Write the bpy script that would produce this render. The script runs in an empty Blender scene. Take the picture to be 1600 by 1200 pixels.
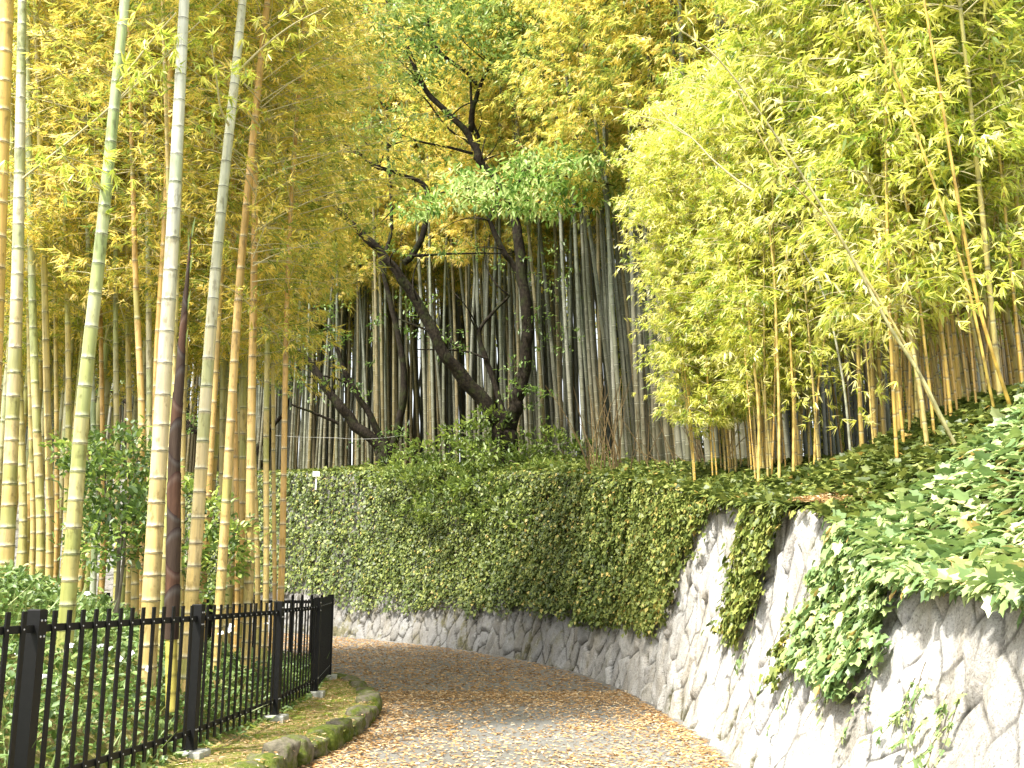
import bpy, math, random
import numpy as np
from mathutils import Vector

rs = np.random.RandomState(7)
random.seed(7)
SC = bpy.context.scene

# ------------------------------------------------------------------ camera
EYE = 1.55
PITCH = math.atan(322 / 1600.0)
cam_d = bpy.data.cameras.new("camera")
cam_d.lens = 36.0
cam_d.sensor_width = 36.0
cam_d.clip_end = 500
cam = bpy.data.objects.new("camera", cam_d)
SC.collection.objects.link(cam)
cam.location = (0, 0, EYE)
cam.rotation_euler = (math.pi / 2 + PITCH, 0, 0)
SC.camera = cam

# ------------------------------------------------------------------ light
SUN_ELEV = math.radians(56)
SUN_AZ = math.radians(180 + 42)          # clockwise from +Y : behind the camera, towards -X
w = bpy.data.worlds.new("World")
SC.world = w
w.use_nodes = True
nt = w.node_tree
bg = nt.nodes["Background"]
sky = nt.nodes.new("ShaderNodeTexSky")
sky.sky_type = 'NISHITA'
sky.sun_disc = False
sky.sun_elevation = SUN_ELEV
sky.sun_rotation = SUN_AZ
sky.air_density = 1.6
sky.dust_density = 3.0
mixw = nt.nodes.new("ShaderNodeMix"); mixw.data_type = 'RGBA'      # thin high cloud: the sky's own brightness without its blue
bw = nt.nodes.new("ShaderNodeRGBToBW"); nt.links.new(sky.outputs[0], bw.inputs[0])
bw2 = nt.nodes.new("ShaderNodeMath"); bw2.operation = 'MULTIPLY'; bw2.inputs[1].default_value = 1.25
nt.links.new(bw.outputs[0], bw2.inputs[0])
mixw.inputs[0].default_value = 0.72
nt.links.new(sky.outputs[0], mixw.inputs[6]); nt.links.new(bw2.outputs[0], mixw.inputs[7])
nt.links.new(mixw.outputs[2], bg.inputs[0])
bg.inputs[1].default_value = 0.15
sd = bpy.data.lights.new("sun", 'SUN')
sd.energy = 4.2
sd.angle = math.radians(5)
sd.color = (1.0, 0.95, 0.86)
sun = bpy.data.objects.new("sun", sd)
SC.collection.objects.link(sun)
sdir = Vector((math.sin(SUN_AZ) * math.cos(SUN_ELEV), math.cos(SUN_AZ) * math.cos(SUN_ELEV), math.sin(SUN_ELEV)))
sun.rotation_euler = sdir.to_track_quat('Z', 'Y').to_euler()
SC.view_settings.view_transform = 'Standard'
SC.view_settings.look = 'None'
SC.view_settings.gamma = 1
SC.view_settings.exposure = 1.36
SC.render.engine = 'CYCLES'
SC.cycles.max_bounces = 7
SC.cycles.diffuse_bounces = 4
SC.cycles.transmission_bounces = 4
SC.cycles.glossy_bounces = 2

# ------------------------------------------------------------------ projection helpers
cP, sP = math.cos(PITCH), math.sin(PITCH)


def P(px, py, Y):
    """world point at forward distance Y seen at photo pixel (px, py)"""
    u = (px - 800) / 1600.0
    v = (600 - py) / 1600.0
    dy = cP - v * sP
    dz = sP + v * cP
    k = Y / dy
    return np.array([u * k, Y, EYE + dz * k])


def to_px(p):
    p = np.asarray(p, float)
    y = p[..., 1]
    z = p[..., 2] - EYE
    f = y * cP + z * sP
    up = -y * sP + z * cP
    f = np.where(f < 0.05, 0.05, f)
    return 800 + 1600 * p[..., 0] / f, 600 - 1600 * up / f


# ------------------------------------------------------------------ noise
def _h(ix, iy, iz, seed):
    n = (ix * 374761393 + iy * 668265263 + iz * 2147483647 + seed * 1274126177) & 0xFFFFFFFF
    n = ((n ^ (n >> 13)) * 1274126177) & 0xFFFFFFFF
    n = (n ^ (n >> 16)) & 0xFFFF
    return n / 65535.0


def vnoise(x, y, z=0.0, seed=0):
    x = np.asarray(x, float); y = np.asarray(y, float); z = np.asarray(z, float) + np.zeros_like(x)
    ix = np.floor(x).astype(np.int64); iy = np.floor(y).astype(np.int64); iz = np.floor(z).astype(np.int64)
    fx = x - ix; fy = y - iy; fz = z - iz
    fx = fx * fx * (3 - 2 * fx); fy = fy * fy * (3 - 2 * fy); fz = fz * fz * (3 - 2 * fz)
    r = 0
    for a in (0, 1):
        for b in (0, 1):
            for c in (0, 1):
                wgt = (fx if a else 1 - fx) * (fy if b else 1 - fy) * (fz if c else 1 - fz)
                r = r + wgt * _h(ix + a, iy + b, iz + c, seed)
    return r


def fbm(x, y, z=0.0, seed=0, octv=3):
    r = 0; a = 0.5; t = 0; s = 1.0
    for o in range(octv):
        r = r + a * vnoise(np.asarray(x) * s, np.asarray(y) * s, np.asarray(z) * s, seed + o)
        t += a; a *= 0.5; s *= 2.03
    return r / t


def sstep(a, b, x):
    t = np.clip((x - a) / (b - a), 0, 1)
    return t * t * (3 - 2 * t)


def unit(v):
    v = np.asarray(v, float)
    return v / np.maximum(np.linalg.norm(v, axis=-1, keepdims=True), 1e-9)


def spline(pts, n):
    """Catmull-Rom through pts (any dimension), n samples, and the parameter of each"""
    pts = np.asarray(pts, float)
    ext = np.vstack([2 * pts[0] - pts[1], pts, 2 * pts[-1] - pts[-2]])
    t = np.linspace(0, len(pts) - 1 - 1e-9, n)
    i = t.astype(int); f = (t - i)[:, None]
    p0, p1, p2, p3 = ext[i], ext[i + 1], ext[i + 2], ext[i + 3]
    return 0.5 * ((2 * p1) + (-p0 + p2) * f + (2 * p0 - 5 * p1 + 4 * p2 - p3) * f ** 2 + (-p0 + 3 * p1 - 3 * p2 + p3) * f ** 3)


# ------------------------------------------------------------------ mesh builder
class MB:
    def __init__(self):
        self.v = []; self.c = []; self.f = []; self.m = []; self.n = 0

    def add(self, verts, faces, col=0.5, mat=0):
        """faces: list of int arrays (k faces, m corners); col: scalar, (n,) or (n,3)"""
        verts = np.asarray(verts, float).reshape(-1, 3)
        if len(verts) == 0:
            return
        c = np.asarray(col, float)
        if c.ndim == 0:
            c = np.full((len(verts), 3), float(c))
        elif c.ndim == 1 and len(c) == 3 and len(verts) != 3:
            c = np.tile(c, (len(verts), 1))
        elif c.ndim == 1:
            c = np.repeat(c[:, None], 3, 1)
        self.v.append(verts); self.c.append(c)
        for fa in faces:
            fa = np.asarray(fa, np.int64)
            self.f.append(fa + self.n)
            self.m.append(np.full(len(fa), mat))
        self.n += len(verts)

    def mesh(self, name, mats, smooth=True):
        v = np.vstack(self.v); c = np.vstack(self.c)
        me = bpy.data.meshes.new(name)
        me.vertices.add(len(v))
        me.vertices.foreach_set("co", v.astype(np.float32).ravel())
        loops = np.concatenate([a.ravel() for a in self.f])
        sizes = np.concatenate([np.full(len(a), a.shape[1]) for a in self.f])
        starts = np.concatenate([[0], np.cumsum(sizes)[:-1]])
        me.loops.add(len(loops))
        me.loops.foreach_set("vertex_index", loops.astype(np.int32))
        me.polygons.add(len(sizes))
        me.polygons.foreach_set("loop_start", starts.astype(np.int32))
        me.polygons.foreach_set("material_index", np.concatenate(self.m).astype(np.int32))
        me.polygons.foreach_set("use_smooth", np.full(len(sizes), smooth))
        me.update(calc_edges=True)
        at = me.attributes.new("tint", 'FLOAT_COLOR', 'POINT')
        at.data.foreach_set("color", np.hstack([c, np.ones((len(c), 1))]).astype(np.float32).ravel())
        for m in (mats if isinstance(mats, (list, tuple)) else [mats]):
            me.materials.append(m)
        return me


def link(name, me, parent=None, loc=(0, 0, 0), **props):
    o = bpy.data.objects.new(name, me)
    SC.collection.objects.link(o)
    o.location = loc
    if parent is not None:
        o.parent = parent
    for k, v in props.items():
        o[k] = v
    return o


def thing(name, loc, label, category, group=None, rotz=0, me=None):
    o = bpy.data.objects.new(name, me)
    SC.collection.objects.link(o)
    o.location = tuple(float(a) for a in loc)
    o.rotation_euler = (0, 0, rotz)
    o["label"] = label; o["category"] = category
    if group:
        o["group"] = group
    return o


def copy_tree(o, label=None):
    c = o.copy(); SC.collection.objects.link(c)
    for ch in list(o.children):
        d = ch.copy(); SC.collection.objects.link(d); d.parent = c
        for g in list(ch.children):
            e = g.copy(); SC.collection.objects.link(e); e.parent = d
    if label:
        c["label"] = label
    return c


def tube(mb, pts, rad, sides=8, col=0.5, mat=0, cap=True):
    pts = np.asarray(pts, float); n = len(pts)
    rad = np.broadcast_to(np.asarray(rad, float), (n,))
    d = np.gradient(pts, axis=0); d = unit(d)
    ref = np.array([0.0, 1.0, 0.0]) if abs(d[:, 1]).mean() < 0.8 else np.array([1.0, 0, 0])
    a = unit(np.cross(d, ref)); b = np.cross(d, a)
    th = np.arange(sides) / sides * 2 * math.pi
    ring = pts[:, None, :] + rad[:, None, None] * (np.cos(th)[None, :, None] * a[:, None, :] + np.sin(th)[None, :, None] * b[:, None, :])
    i = np.arange(n - 1)[:, None]; j = np.arange(sides)[None, :]; k = (j + 1) % sides
    q = np.stack([i * sides + j, i * sides + k, (i + 1) * sides + k, (i + 1) * sides + j], -1).reshape(-1, 4)
    c = np.asarray(col, float)
    if c.ndim == 2:
        c = np.repeat(c, sides, 0)
    elif c.ndim == 1 and len(c) == n and n != 3:
        c = np.repeat(c, sides, 0)
    mb.add(ring.reshape(-1, 3), [q], c, mat)
    if cap:
        for e in (0, n - 1):
            mb.add(ring[e], [np.arange(sides)[None, :]], c[-sides:] if (c.ndim == 2 and e) else (c[:sides] if c.ndim == 2 else (c if c.ndim == 0 or len(c) == 3 else 0.5)), mat)


def box(mb, c, size, rz=0.0, col=0.5, mat=0, bev=0.0):
    x, y, z = [s / 2 for s in size]
    if bev <= 0:
        v = np.array([[sx * x, sy * y, sz * z] for sz in (-1, 1) for sx, sy in ((-1, -1), (1, -1), (1, 1), (-1, 1))])
        f = [[0, 3, 2, 1], [4, 5, 6, 7], [0, 1, 5, 4], [1, 2, 6, 5], [2, 3, 7, 6], [3, 0, 4, 7]]
        faces = [np.array(f)]
    else:
        b = bev
        prof = [(-z, x - b, y - b), (-z + b, x, y), (z - b, x, y), (z, x - b, y - b)]
        v = []; faces = []
        for (zz, xx, yy) in prof:
            for sx, sy in ((-1, -1), (1, -1), (1, 1), (-1, 1)):
                v.append([sx * xx, sy * yy, zz])
        v = np.array(v); q = []
        for r in range(3):
            for k in range(4):
                q.append([r * 4 + k, r * 4 + (k + 1) % 4, (r + 1) * 4 + (k + 1) % 4, (r + 1) * 4 + k])
        q.append([3, 2, 1, 0]); q.append([12, 13, 14, 15])
        faces = [np.array(q)]
    ca, sa = math.cos(rz), math.sin(rz)
    R = np.array([[ca, -sa, 0], [sa, ca, 0], [0, 0, 1]])
    mb.add(v @ R.T + np.asarray(c, float), faces, col, mat)


SHAPES = {
    'blade': (np.array([[0, 0, 0], [.3, .5, .12], [1, 0, -.10], [.3, -.5, .12]]), [np.array([[0, 1, 2, 3]])]),
    'bent': (np.array([[0, 0, 0], [.22, .5, .06], [.62, .42, .03], [1, 0, -.22], [.62, -.42, .03], [.22, -.5, .06]]),
             [np.array([[0, 1, 2, 3], [0, 3, 4, 5]])]),
    'oval': (np.array([[0, 0, 0], [.25, .48, .12], [.68, .42, .10], [1, 0, -.08], [.68, -.42, .10], [.25, -.48, .12]]),
             [np.array([[0, 1, 2, 3], [0, 3, 4, 5]])]),
    'ivy': (np.array([[0, 0, 0], [-.14, .22, .03], [.06, .56, .0], [.36, .30, .06], [.62, .40, .0], [.74, .16, .03], [1.02, 0, -.10],
                      [.74, -.16, .03], [.62, -.40, .0], [.36, -.30, .06], [.06, -.56, .0], [-.14, -.22, .03]]),
            [np.array([[0, 1, 2, 3, 4, 5, 6], [0, 6, 7, 8, 9, 10, 11]])]),
    'kite': (np.array([[0, 0, 0], [.42, .5, .14], [1, 0, -.05], [.42, -.5, .14]]), [np.array([[0, 1, 2, 3]])]),
}


def leaves(mb, pos, d, nrm, ln, wd, tint, shape='blade', mat=0):
    pos = np.asarray(pos, float); N = len(pos)
    if N == 0:
        return
    d = unit(d)
    s = unit(np.cross(nrm, d)); up = np.cross(d, s)
    ln = np.broadcast_to(ln, (N,)); wd = np.broadcast_to(wd, (N,))
    S, F = SHAPES[shape]
    v = (pos[:, None, :] + S[None, :, 0, None] * (d * ln[:, None])[:, None, :]
         + S[None, :, 1, None] * (s * wd[:, None])[:, None, :]
         + S[None, :, 2, None] * (up * np.minimum(ln, wd * 1.5)[:, None])[:, None, :])
    k = len(S)
    off = (np.arange(N) * k)[:, None, None]
    fs = [(f[None] + off).reshape(-1, f.shape[1]) for f in F]
    t = np.repeat(np.broadcast_to(tint, (N,)), k)
    mb.add(v.reshape(-1, 3), fs, t, mat)


def rvec(n, r=rs):
    return unit(r.normal(size=(n, 3)))


# ------------------------------------------------------------------ materials
def new_mat(name):
    m = bpy.data.materials.new(name); m.use_nodes = True
    m.node_tree.nodes.clear()
    return m, m.node_tree


def N_(nt, kind, **kw):
    n = nt.nodes.new(kind)
    for k, v in kw.items():
        setattr(n, k, v)
    return n


def leaf_mat(name, stops, trans=0.45, gloss=0.06, rough=0.4, jitter=0.25, tscale=1.25, sat=1.0):
    m, t = new_mat(name)
    at = N_(t, 'ShaderNodeAttribute', attribute_name="tint")
    inf = N_(t, 'ShaderNodeObjectInfo')
    ma = N_(t, 'ShaderNodeMath', operation='MULTIPLY_ADD')
    t.links.new(inf.outputs['Random'], ma.inputs[0]); ma.inputs[1].default_value = jitter
    sep = N_(t, 'ShaderNodeSeparateColor'); t.links.new(at.outputs['Color'], sep.inputs[0])
    t.links.new(sep.outputs[0], ma.inputs[2])
    sb = N_(t, 'ShaderNodeMath', operation='SUBTRACT'); t.links.new(ma.outputs[0], sb.inputs[0]); sb.inputs[1].default_value = jitter / 2
    rp = N_(t, 'ShaderNodeValToRGB')
    t.links.new(sb.outputs[0], rp.inputs[0])
    el = rp.color_ramp.elements
    while len(el) > 1:
        el.remove(el[-1])
    el[0].position = stops[0][0]; el[0].color = (*stops[0][1], 1)
    for p, c in stops[1:]:
        e = el.new(p); e.color = (*c, 1)
    df = N_(t, 'ShaderNodeBsdfDiffuse'); tr = N_(t, 'ShaderNodeBsdfTranslucent'); gl = N_(t, 'ShaderNodeBsdfGlossy')
    gl.inputs['Roughness'].default_value = max(rough, .5)
    gl.inputs['Color'].default_value = (1, 1, 1, 1)
    t.links.new(rp.outputs[0], df.inputs[0])
    hs = N_(t, 'ShaderNodeHueSaturation'); hs.inputs['Saturation'].default_value = sat; hs.inputs['Value'].default_value = tscale
    t.links.new(rp.outputs[0], hs.inputs['Color']); t.links.new(hs.outputs[0], tr.inputs[0])
    mx = N_(t, 'ShaderNodeMixShader'); mx.inputs[0].default_value = trans
    t.links.new(df.outputs[0], mx.inputs[1]); t.links.new(tr.outputs[0], mx.inputs[2])
    m2 = N_(t, 'ShaderNodeMixShader'); m2.inputs[0].default_value = gloss
    t.links.new(mx.outputs[0], m2.inputs[1]); t.links.new(gl.outputs[0], m2.inputs[2])
    out = N_(t, 'ShaderNodeOutputMaterial'); t.links.new(m2.outputs[0], out.inputs[0])
    return m


def surf_mat(name, build, rough=0.7, spec=0.3, bump=None):
    """build(t) -> colour socket; bump(t) -> (height socket, strength, distance)"""
    m, t = new_mat(name)
    pb = N_(t, 'ShaderNodeBsdfPrincipled')
    pb.inputs['Roughness'].default_value = rough
    pb.inputs['Specular IOR Level'].default_value = spec
    c = build(t)
    if isinstance(c, tuple):
        pb.inputs['Base Color'].default_value = (*c, 1)
    else:
        t.links.new(c, pb.inputs['Base Color'])
    if bump:
        h, st, di = bump(t)
        bn = N_(t, 'ShaderNodeBump'); bn.inputs['Strength'].default_value = st; bn.inputs['Distance'].default_value = di
        t.links.new(h, bn.inputs['Height']); t.links.new(bn.outputs[0], pb.inputs['Normal'])
    out = N_(t, 'ShaderNodeOutputMaterial'); t.links.new(pb.outputs[0], out.inputs[0])
    return m


def geo_coord(t, scale=(1, 1, 1), obj=False):
    if obj:
        g = N_(t, 'ShaderNodeTexCoord'); s = g.outputs['Object']
    else:
        g = N_(t, 'ShaderNodeNewGeometry'); s = g.outputs['Position']
    mp = N_(t, 'ShaderNodeMapping'); mp.inputs['Scale'].default_value = scale
    t.links.new(s, mp.inputs[0])
    return mp.outputs[0]


def noise(t, scale, detail=4, co=None, rough=0.6):
    n = N_(t, 'ShaderNodeTexNoise'); n.inputs['Scale'].default_value = scale; n.inputs['Detail'].default_value = detail
    n.inputs['Roughness'].default_value = rough
    if co is None:
        co = geo_coord(t)
    t.links.new(co, n.inputs['Vector'])
    return n.outputs[0]


def ramp(t, fac, stops):
    rp = N_(t, 'ShaderNodeValToRGB'); t.links.new(fac, rp.inputs[0])
    el = rp.color_ramp.elements
    while len(el) > 1:
        el.remove(el[-1])
    el[0].position = stops[0][0]; el[0].color = (*stops[0][1], 1)
    for p, c in stops[1:]:
        e = el.new(p); e.color = (*c, 1)
    return rp.outputs[0]


def mixc(t, fac, a, b, mode='MIX'):
    n = N_(t, 'ShaderNodeMix', data_type='RGBA', blend_type=mode)
    for s, v in ((n.inputs[0], fac), (n.inputs[6], a), (n.inputs[7], b)):
        if isinstance(v, (int, float)):
            s.default_value = v
        elif isinstance(v, tuple):
            s.default_value = (*v, 1)
        else:
            t.links.new(v, s)
    return n.outputs[2]


def tint(t):
    return N_(t, 'ShaderNodeAttribute', attribute_name="tint").outputs['Color']


def culm_build(t):
    co = geo_coord(t, (26, 26, 1.1), obj=True)
    streak = ramp(t, noise(t, 1.0, 3, co), [(0.3, (.72, .72, .72)), (.52, (1, 1, 1)), (.75, (1.15, 1.12, 1.0))])
    c = mixc(t, 1.0, tint(t), streak, 'MULTIPLY')
    sp = ramp(t, noise(t, 14, 5, geo_coord(t, (1, 1, .5), obj=True)), [(.36, (.45, .42, .33)), (.45, (1, 1, 1))])
    bl = ramp(t, noise(t, 2.4, 4, geo_coord(t, (1, 1, .6), obj=True)), [(.35, (.78, .80, .70)), (.55, (1, 1, 1)), (.7, (1.12, 1.10, 1.15))])
    return mixc(t, 1.0, mixc(t, 0.7, c, mixc(t, 1.0, c, sp, 'MULTIPLY')), bl, 'MULTIPLY')


M = {}
M['culm'] = surf_mat("bamboo_skin", culm_build, rough=0.36, spec=0.45)
M['culm_far'] = surf_mat("bamboo_skin_dull", culm_build, rough=0.6, spec=0.2)
M['leaf_grove'] = leaf_mat("bamboo_leaf_olive", [(0, (.15, .22, .04)), (.3, (.36, .41, .08)), (.55, (.62, .55, .11)), (.8, (.78, .62, .14)), (1, (.90, .76, .34))], trans=.6, gloss=.03, tscale=1.35, sat=1.0, jitter=.4)
M['leaf_gold'] = leaf_mat("bamboo_leaf_bright", [(0, (.18, .28, .03)), (.35, (.48, .55, .07)), (.7, (.78, .74, .16)), (1, (.92, .86, .46))], trans=.52, gloss=.06)
M['leaf_tree'] = leaf_mat("tree_leaf_green", [(0, (.06, .12, .02)), (.5, (.17, .27, .05)), (1, (.40, .50, .16))], trans=.4, gloss=.05)
M['leaf_bough'] = leaf_mat("broad_leaf_pale_green", [(0, (.06, .14, .025)), (.5, (.25, .40, .08)), (1, (.68, .76, .33))], trans=.4, gloss=.02)
M['leaf_bush'] = leaf_mat("bush_leaf", [(0, (.05, .08, .018)), (.5, (.12, .18, .03)), (1, (.28, .35, .06))], trans=.35, gloss=.04)
M['leaf_camellia'] = leaf_mat("glossy_shrub_leaf", [(0, (.06, .11, .03)), (.5, (.13, .21, .05)), (.75, (.28, .40, .07)), (1, (.46, .56, .12))], trans=.25, gloss=.06, rough=.45)
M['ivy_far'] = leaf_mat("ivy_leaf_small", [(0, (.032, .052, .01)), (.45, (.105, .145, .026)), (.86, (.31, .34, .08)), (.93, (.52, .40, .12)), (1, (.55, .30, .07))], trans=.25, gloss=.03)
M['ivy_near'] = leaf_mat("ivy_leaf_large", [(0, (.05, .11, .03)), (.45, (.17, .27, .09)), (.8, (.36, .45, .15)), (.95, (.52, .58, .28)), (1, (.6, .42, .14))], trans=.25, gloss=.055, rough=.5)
M['cover'] = leaf_mat("ground_cover_leaf", [(0, (.07, .13, .03)), (.5, (.15, .25, .06)), (.85, (.30, .38, .12)), (1, (.46, .44, .18))], trans=.3, gloss=.05)
M['grass'] = leaf_mat("grass_blade", [(0, (.09, .15, .02)), (.6, (.20, .28, .04)), (1, (.42, .38, .12))], trans=.35, gloss=.02)
M['litter'] = leaf_mat("dead_bamboo_leaf", [(0, (.26, .135, .045)), (.4, (.47, .28, .11)), (.75, (.60, .41, .21)), (1, (.80, .66, .45))], trans=.1, gloss=.03, jitter=0)
M['bark'] = surf_mat("dark_mossy_bark", lambda t: mixc(t, ramp(t, noise(t, 3.5, 5), [(.5, (0, 0, 0)), (.68, (1, 1, 1))]),
                     ramp(t, noise(t, 14, 6), [(.35, (.009, .007, .005)), (.65, (.032, .025, .017))]), (.030, .037, .012)),
                     rough=.9, spec=.15, bump=lambda t: (noise(t, 22, 6, geo_coord(t, (1, 1, .35))), .9, .04))
M['twig'] = surf_mat("bamboo_branch", lambda t: mixc(t, noise(t, 6), (.42, .36, .18), (.60, .55, .38)), rough=.6)
M['stem'] = surf_mat("shrub_stem", lambda t: mixc(t, noise(t, 9), (.10, .085, .06), (.22, .19, .14)), rough=.8)
M['iron'] = surf_mat("black_painted_steel", lambda t: mixc(t, noise(t, 30, 5), (.004, .004, .004), (.009, .009, .009)), rough=.5, spec=.22)
M['bolt'] = surf_mat("zinc_bolt", lambda t: (.55, .55, .55), rough=.3)
M['concrete'] = surf_mat("footing_concrete", lambda t: mixc(t, noise(t, 12, 6), (.30, .30, .27), (.52, .52, .47)), rough=.9,
                         bump=lambda t: (noise(t, 60, 4), .5, .01))
M['petal'] = surf_mat("white_petal", lambda t: (.85, .84, .86), rough=.6)
M['paint'] = surf_mat("white_marker_paint", lambda t: mixc(t, noise(t, 25), (.65, .66, .66), (.85, .85, .84)), rough=.5)
M['rope'] = surf_mat("pale_rope", lambda t: mixc(t, noise(t, 40), (.30, .30, .27), (.45, .45, .42)), rough=.8)


def sheath_build(t):
    co = geo_coord(t, (20, 20, 3), obj=True)
    st = ramp(t, noise(t, 1.0, 4, co), [(.3, (.55, .5, .5)), (.6, (1, 1, 1)), (.8, (1.5, 1.35, 1.3))])
    return mixc(t, 1.0, tint(t), st, 'MULTIPLY')


M['sheath'] = surf_mat("shoot_sheath", sheath_build, rough=.75, spec=.2, bump=lambda t: (noise(t, 1, 5, geo_coord(t, (60, 60, 6), obj=True)), .4, .01))


def stone_build(t):
    sep = N_(t, 'ShaderNodeSeparateColor'); t.links.new(tint(t), sep.inputs[0])
    base = ramp(t, sep.outputs[0], [(0, (.17, .17, .165)), (.4, (.35, .345, .335)), (1, (.60, .595, .58))])
    gr = ramp(t, noise(t, 55, 6, rough=.75), [(.34, (.42, .41, .39)), (.45, (.98, .98, .98)), (.7, (1.45, 1.44, 1.42))])
    big = ramp(t, noise(t, 2.2, 5), [(.3, (.72, .70, .66)), (.6, (1.08, 1.08, 1.08))])
    c = mixc(t, 1.0, mixc(t, 1.0, base, gr, 'MULTIPLY'), big, 'MULTIPLY')
    moss = ramp(t, noise(t, 1.1, 6, rough=.7), [(.52, (0, 0, 0)), (.64, (1, 1, 1))])
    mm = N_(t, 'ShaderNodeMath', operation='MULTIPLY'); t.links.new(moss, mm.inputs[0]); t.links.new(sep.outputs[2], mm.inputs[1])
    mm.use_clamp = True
    c = mixc(t, mm.outputs[0], c, ramp(t, noise(t, 20, 5), [(.3, (.08, .085, .04)), (.7, (.20, .175, .11))]))  # moss colour; on the far stretch it also stands in for shade
    lic = ramp(t, noise(t, 7.5, 6, rough=.75), [(.60, (0, 0, 0)), (.68, (1, 1, 1))])
    m2 = N_(t, 'ShaderNodeMath', operation='MULTIPLY'); t.links.new(lic, m2.inputs[0]); m2.inputs[1].default_value = .45
    c = mixc(t, m2.outputs[0], c, (.55, .55, .52))
    nn_ = noise(t, 3.2, 3, geo_coord(t, (1, 1, .42)))
    crack = ramp(t, nn_, [(.476, (1, 1, 1)), (.483, (.45, .42, .36)), (.490, (1, 1, 1))])
    n3_ = noise(t, 2.5, 4, geo_coord(t, (1, 1, .30)))
    crack2 = ramp(t, n3_, [(.535, (1, 1, 1)), (.545, (.45, .42, .36)), (.552, (1, 1, 1))])
    c = mixc(t, .55, c, mixc(t, 1.0, mixc(t, 1.0, c, crack, 'MULTIPLY'), crack2, 'MULTIPLY'))
    stain = ramp(t, noise(t, 1.7, 5, geo_coord(t, (1, 1, .3))), [(.42, (1, 1, 1)), (.66, (.84, .79, .70))])
    c = mixc(t, 1.0, c, stain, 'MULTIPLY')
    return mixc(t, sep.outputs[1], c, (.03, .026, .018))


M['stone'] = surf_mat("wall_stone", stone_build, rough=.85, spec=.25, bump=lambda t: (noise(t, 30, 8, rough=.75), .9, .035))


def kerb_build(t):
    st = ramp(t, noise(t, 9, 7, rough=.7), [(.3, (.07, .065, .045)), (.7, (.26, .23, .17))])
    moss = ramp(t, noise(t, 3.2, 6, rough=.7), [(.42, (0, 0, 0)), (.56, (1, 1, 1))])
    return mixc(t, moss, st, ramp(t, noise(t, 24, 4), [(.3, (.05, .075, .012)), (.7, (.15, .18, .03))]))


M['kerb'] = surf_mat("mossy_kerb_stone", kerb_build, rough=.95, spec=.15, bump=lambda t: (noise(t, 18, 8, rough=.7), .8, .04))


def path_build(t):
    asp = ramp(t, noise(t, 70, 6, rough=.8), [(.3, (.11, .11, .105)), (.55, (.19, .19, .18)), (.75, (.30, .29, .27))])
    damp = ramp(t, noise(t, .55, 5), [(.35, (.78, .76, .72)), (.6, (1.1, 1.1, 1.1))])
    a = mixc(t, 1.0, asp, damp, 'MULTIPLY')
    v = N_(t, 'ShaderNodeTexVoronoi'); v.inputs['Scale'].default_value = 34
    t.links.new(geo_coord(t, (1, .7, 1)), v.inputs['Vector'])
    spk = ramp(t, v.outputs['Distance'], [(.22, (1, 1, 1)), (.34, (0, 0, 0))])
    tan = mixc(t, 1.0, ramp(t, v.outputs['Color'], [(0, (.20, .11, .04)), (.6, (.40, .25, .10)), (1, (.60, .43, .20))]), (1, 1, 1), 'MULTIPLY')
    sep = N_(t, 'ShaderNodeSeparateColor'); t.links.new(tint(t), sep.inputs[0])
    dens = ramp(t, noise(t, 1.6, 6, rough=.7), [(.30, (.2, .2, .2)), (.65, (1, 1, 1))])
    m1 = N_(t, 'ShaderNodeMath', operation='MULTIPLY'); t.links.new(spk, m1.inputs[0]); t.links.new(dens, m1.inputs[1])
    m2 = N_(t, 'ShaderNodeMath', operation='MULTIPLY'); t.links.new(m1.outputs[0], m2.inputs[0]); t.links.new(sep.outputs[0], m2.inputs[1])
    return mixc(t, m2.outputs[0], a, tan)


M['path'] = surf_mat("asphalt_with_fallen_leaves", path_build, rough=.8, spec=.25, bump=lambda t: (noise(t, 90, 5), .4, .01))
M['soil'] = surf_mat("leafy_soil", lambda t: mixc(t, noise(t, 4, 6), ramp(t, noise(t, 40, 5), [(.3, (.05, .04, .022)), (.7, (.17, .11, .055))]), (.06, .085, .025)),
                     rough=.95, spec=.1, bump=lambda t: (noise(t, 25, 6), .7, .05))
M['verge'] = surf_mat("mossy_verge", lambda t: mixc(t, ramp(t, noise(t, 5, 6, rough=.7), [(.42, (0, 0, 0)), (.58, (1, 1, 1))]),
                      ramp(t, noise(t, 45, 5), [(.3, (.20, .15, .06)), (.7, (.50, .40, .20))]),
                      ramp(t, noise(t, 50, 5), [(.3, (.12, .15, .02)), (.7, (.30, .35, .06))])),
                      rough=.95, spec=.1, bump=lambda t: (noise(t, 40, 6), .8, .03))


# ------------------------------------------------------------------ retaining wall curve
def zpath(y):
    return 0.012 * np.maximum(0, np.asarray(y, float) - 12)


WALL = np.array([  # foot x, y ; top x, y, z
    [2.00, -3.0, 2.72, -3.0, 1.25],
    [1.95, 2.0, 2.70, 2.0, 1.35],
    [1.92, 5.0, 2.74, 5.1, 1.50],
    [1.93, 7.0, 2.80, 7.2, 1.62],
    [1.97, 9.0, 2.88, 9.4, 2.22],
    [2.03, 11.8, 2.72, 12.3, 2.54],
    [1.72, 16.0, 2.30, 16.6, 3.20],
    [0.77, 20.5, 1.50, 21.4, 3.90],
    [-1.6, 25.8, -0.90, 27.0, 4.60],
    [-5.4, 31.0, -4.85, 32.2, 5.20],
    [-12., 37.0, -11.5, 38.4, 5.75],
    [-24., 42.0, -23.7, 43.5, 6.1]])
DW = spline(WALL, 4000)
seg = np.linalg.norm(np.diff(DW[:, :2], axis=0), axis=1)
ARC = np.concatenate([[0], np.cumsum(seg)])
ARC_MAX = ARC[-1]


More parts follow.
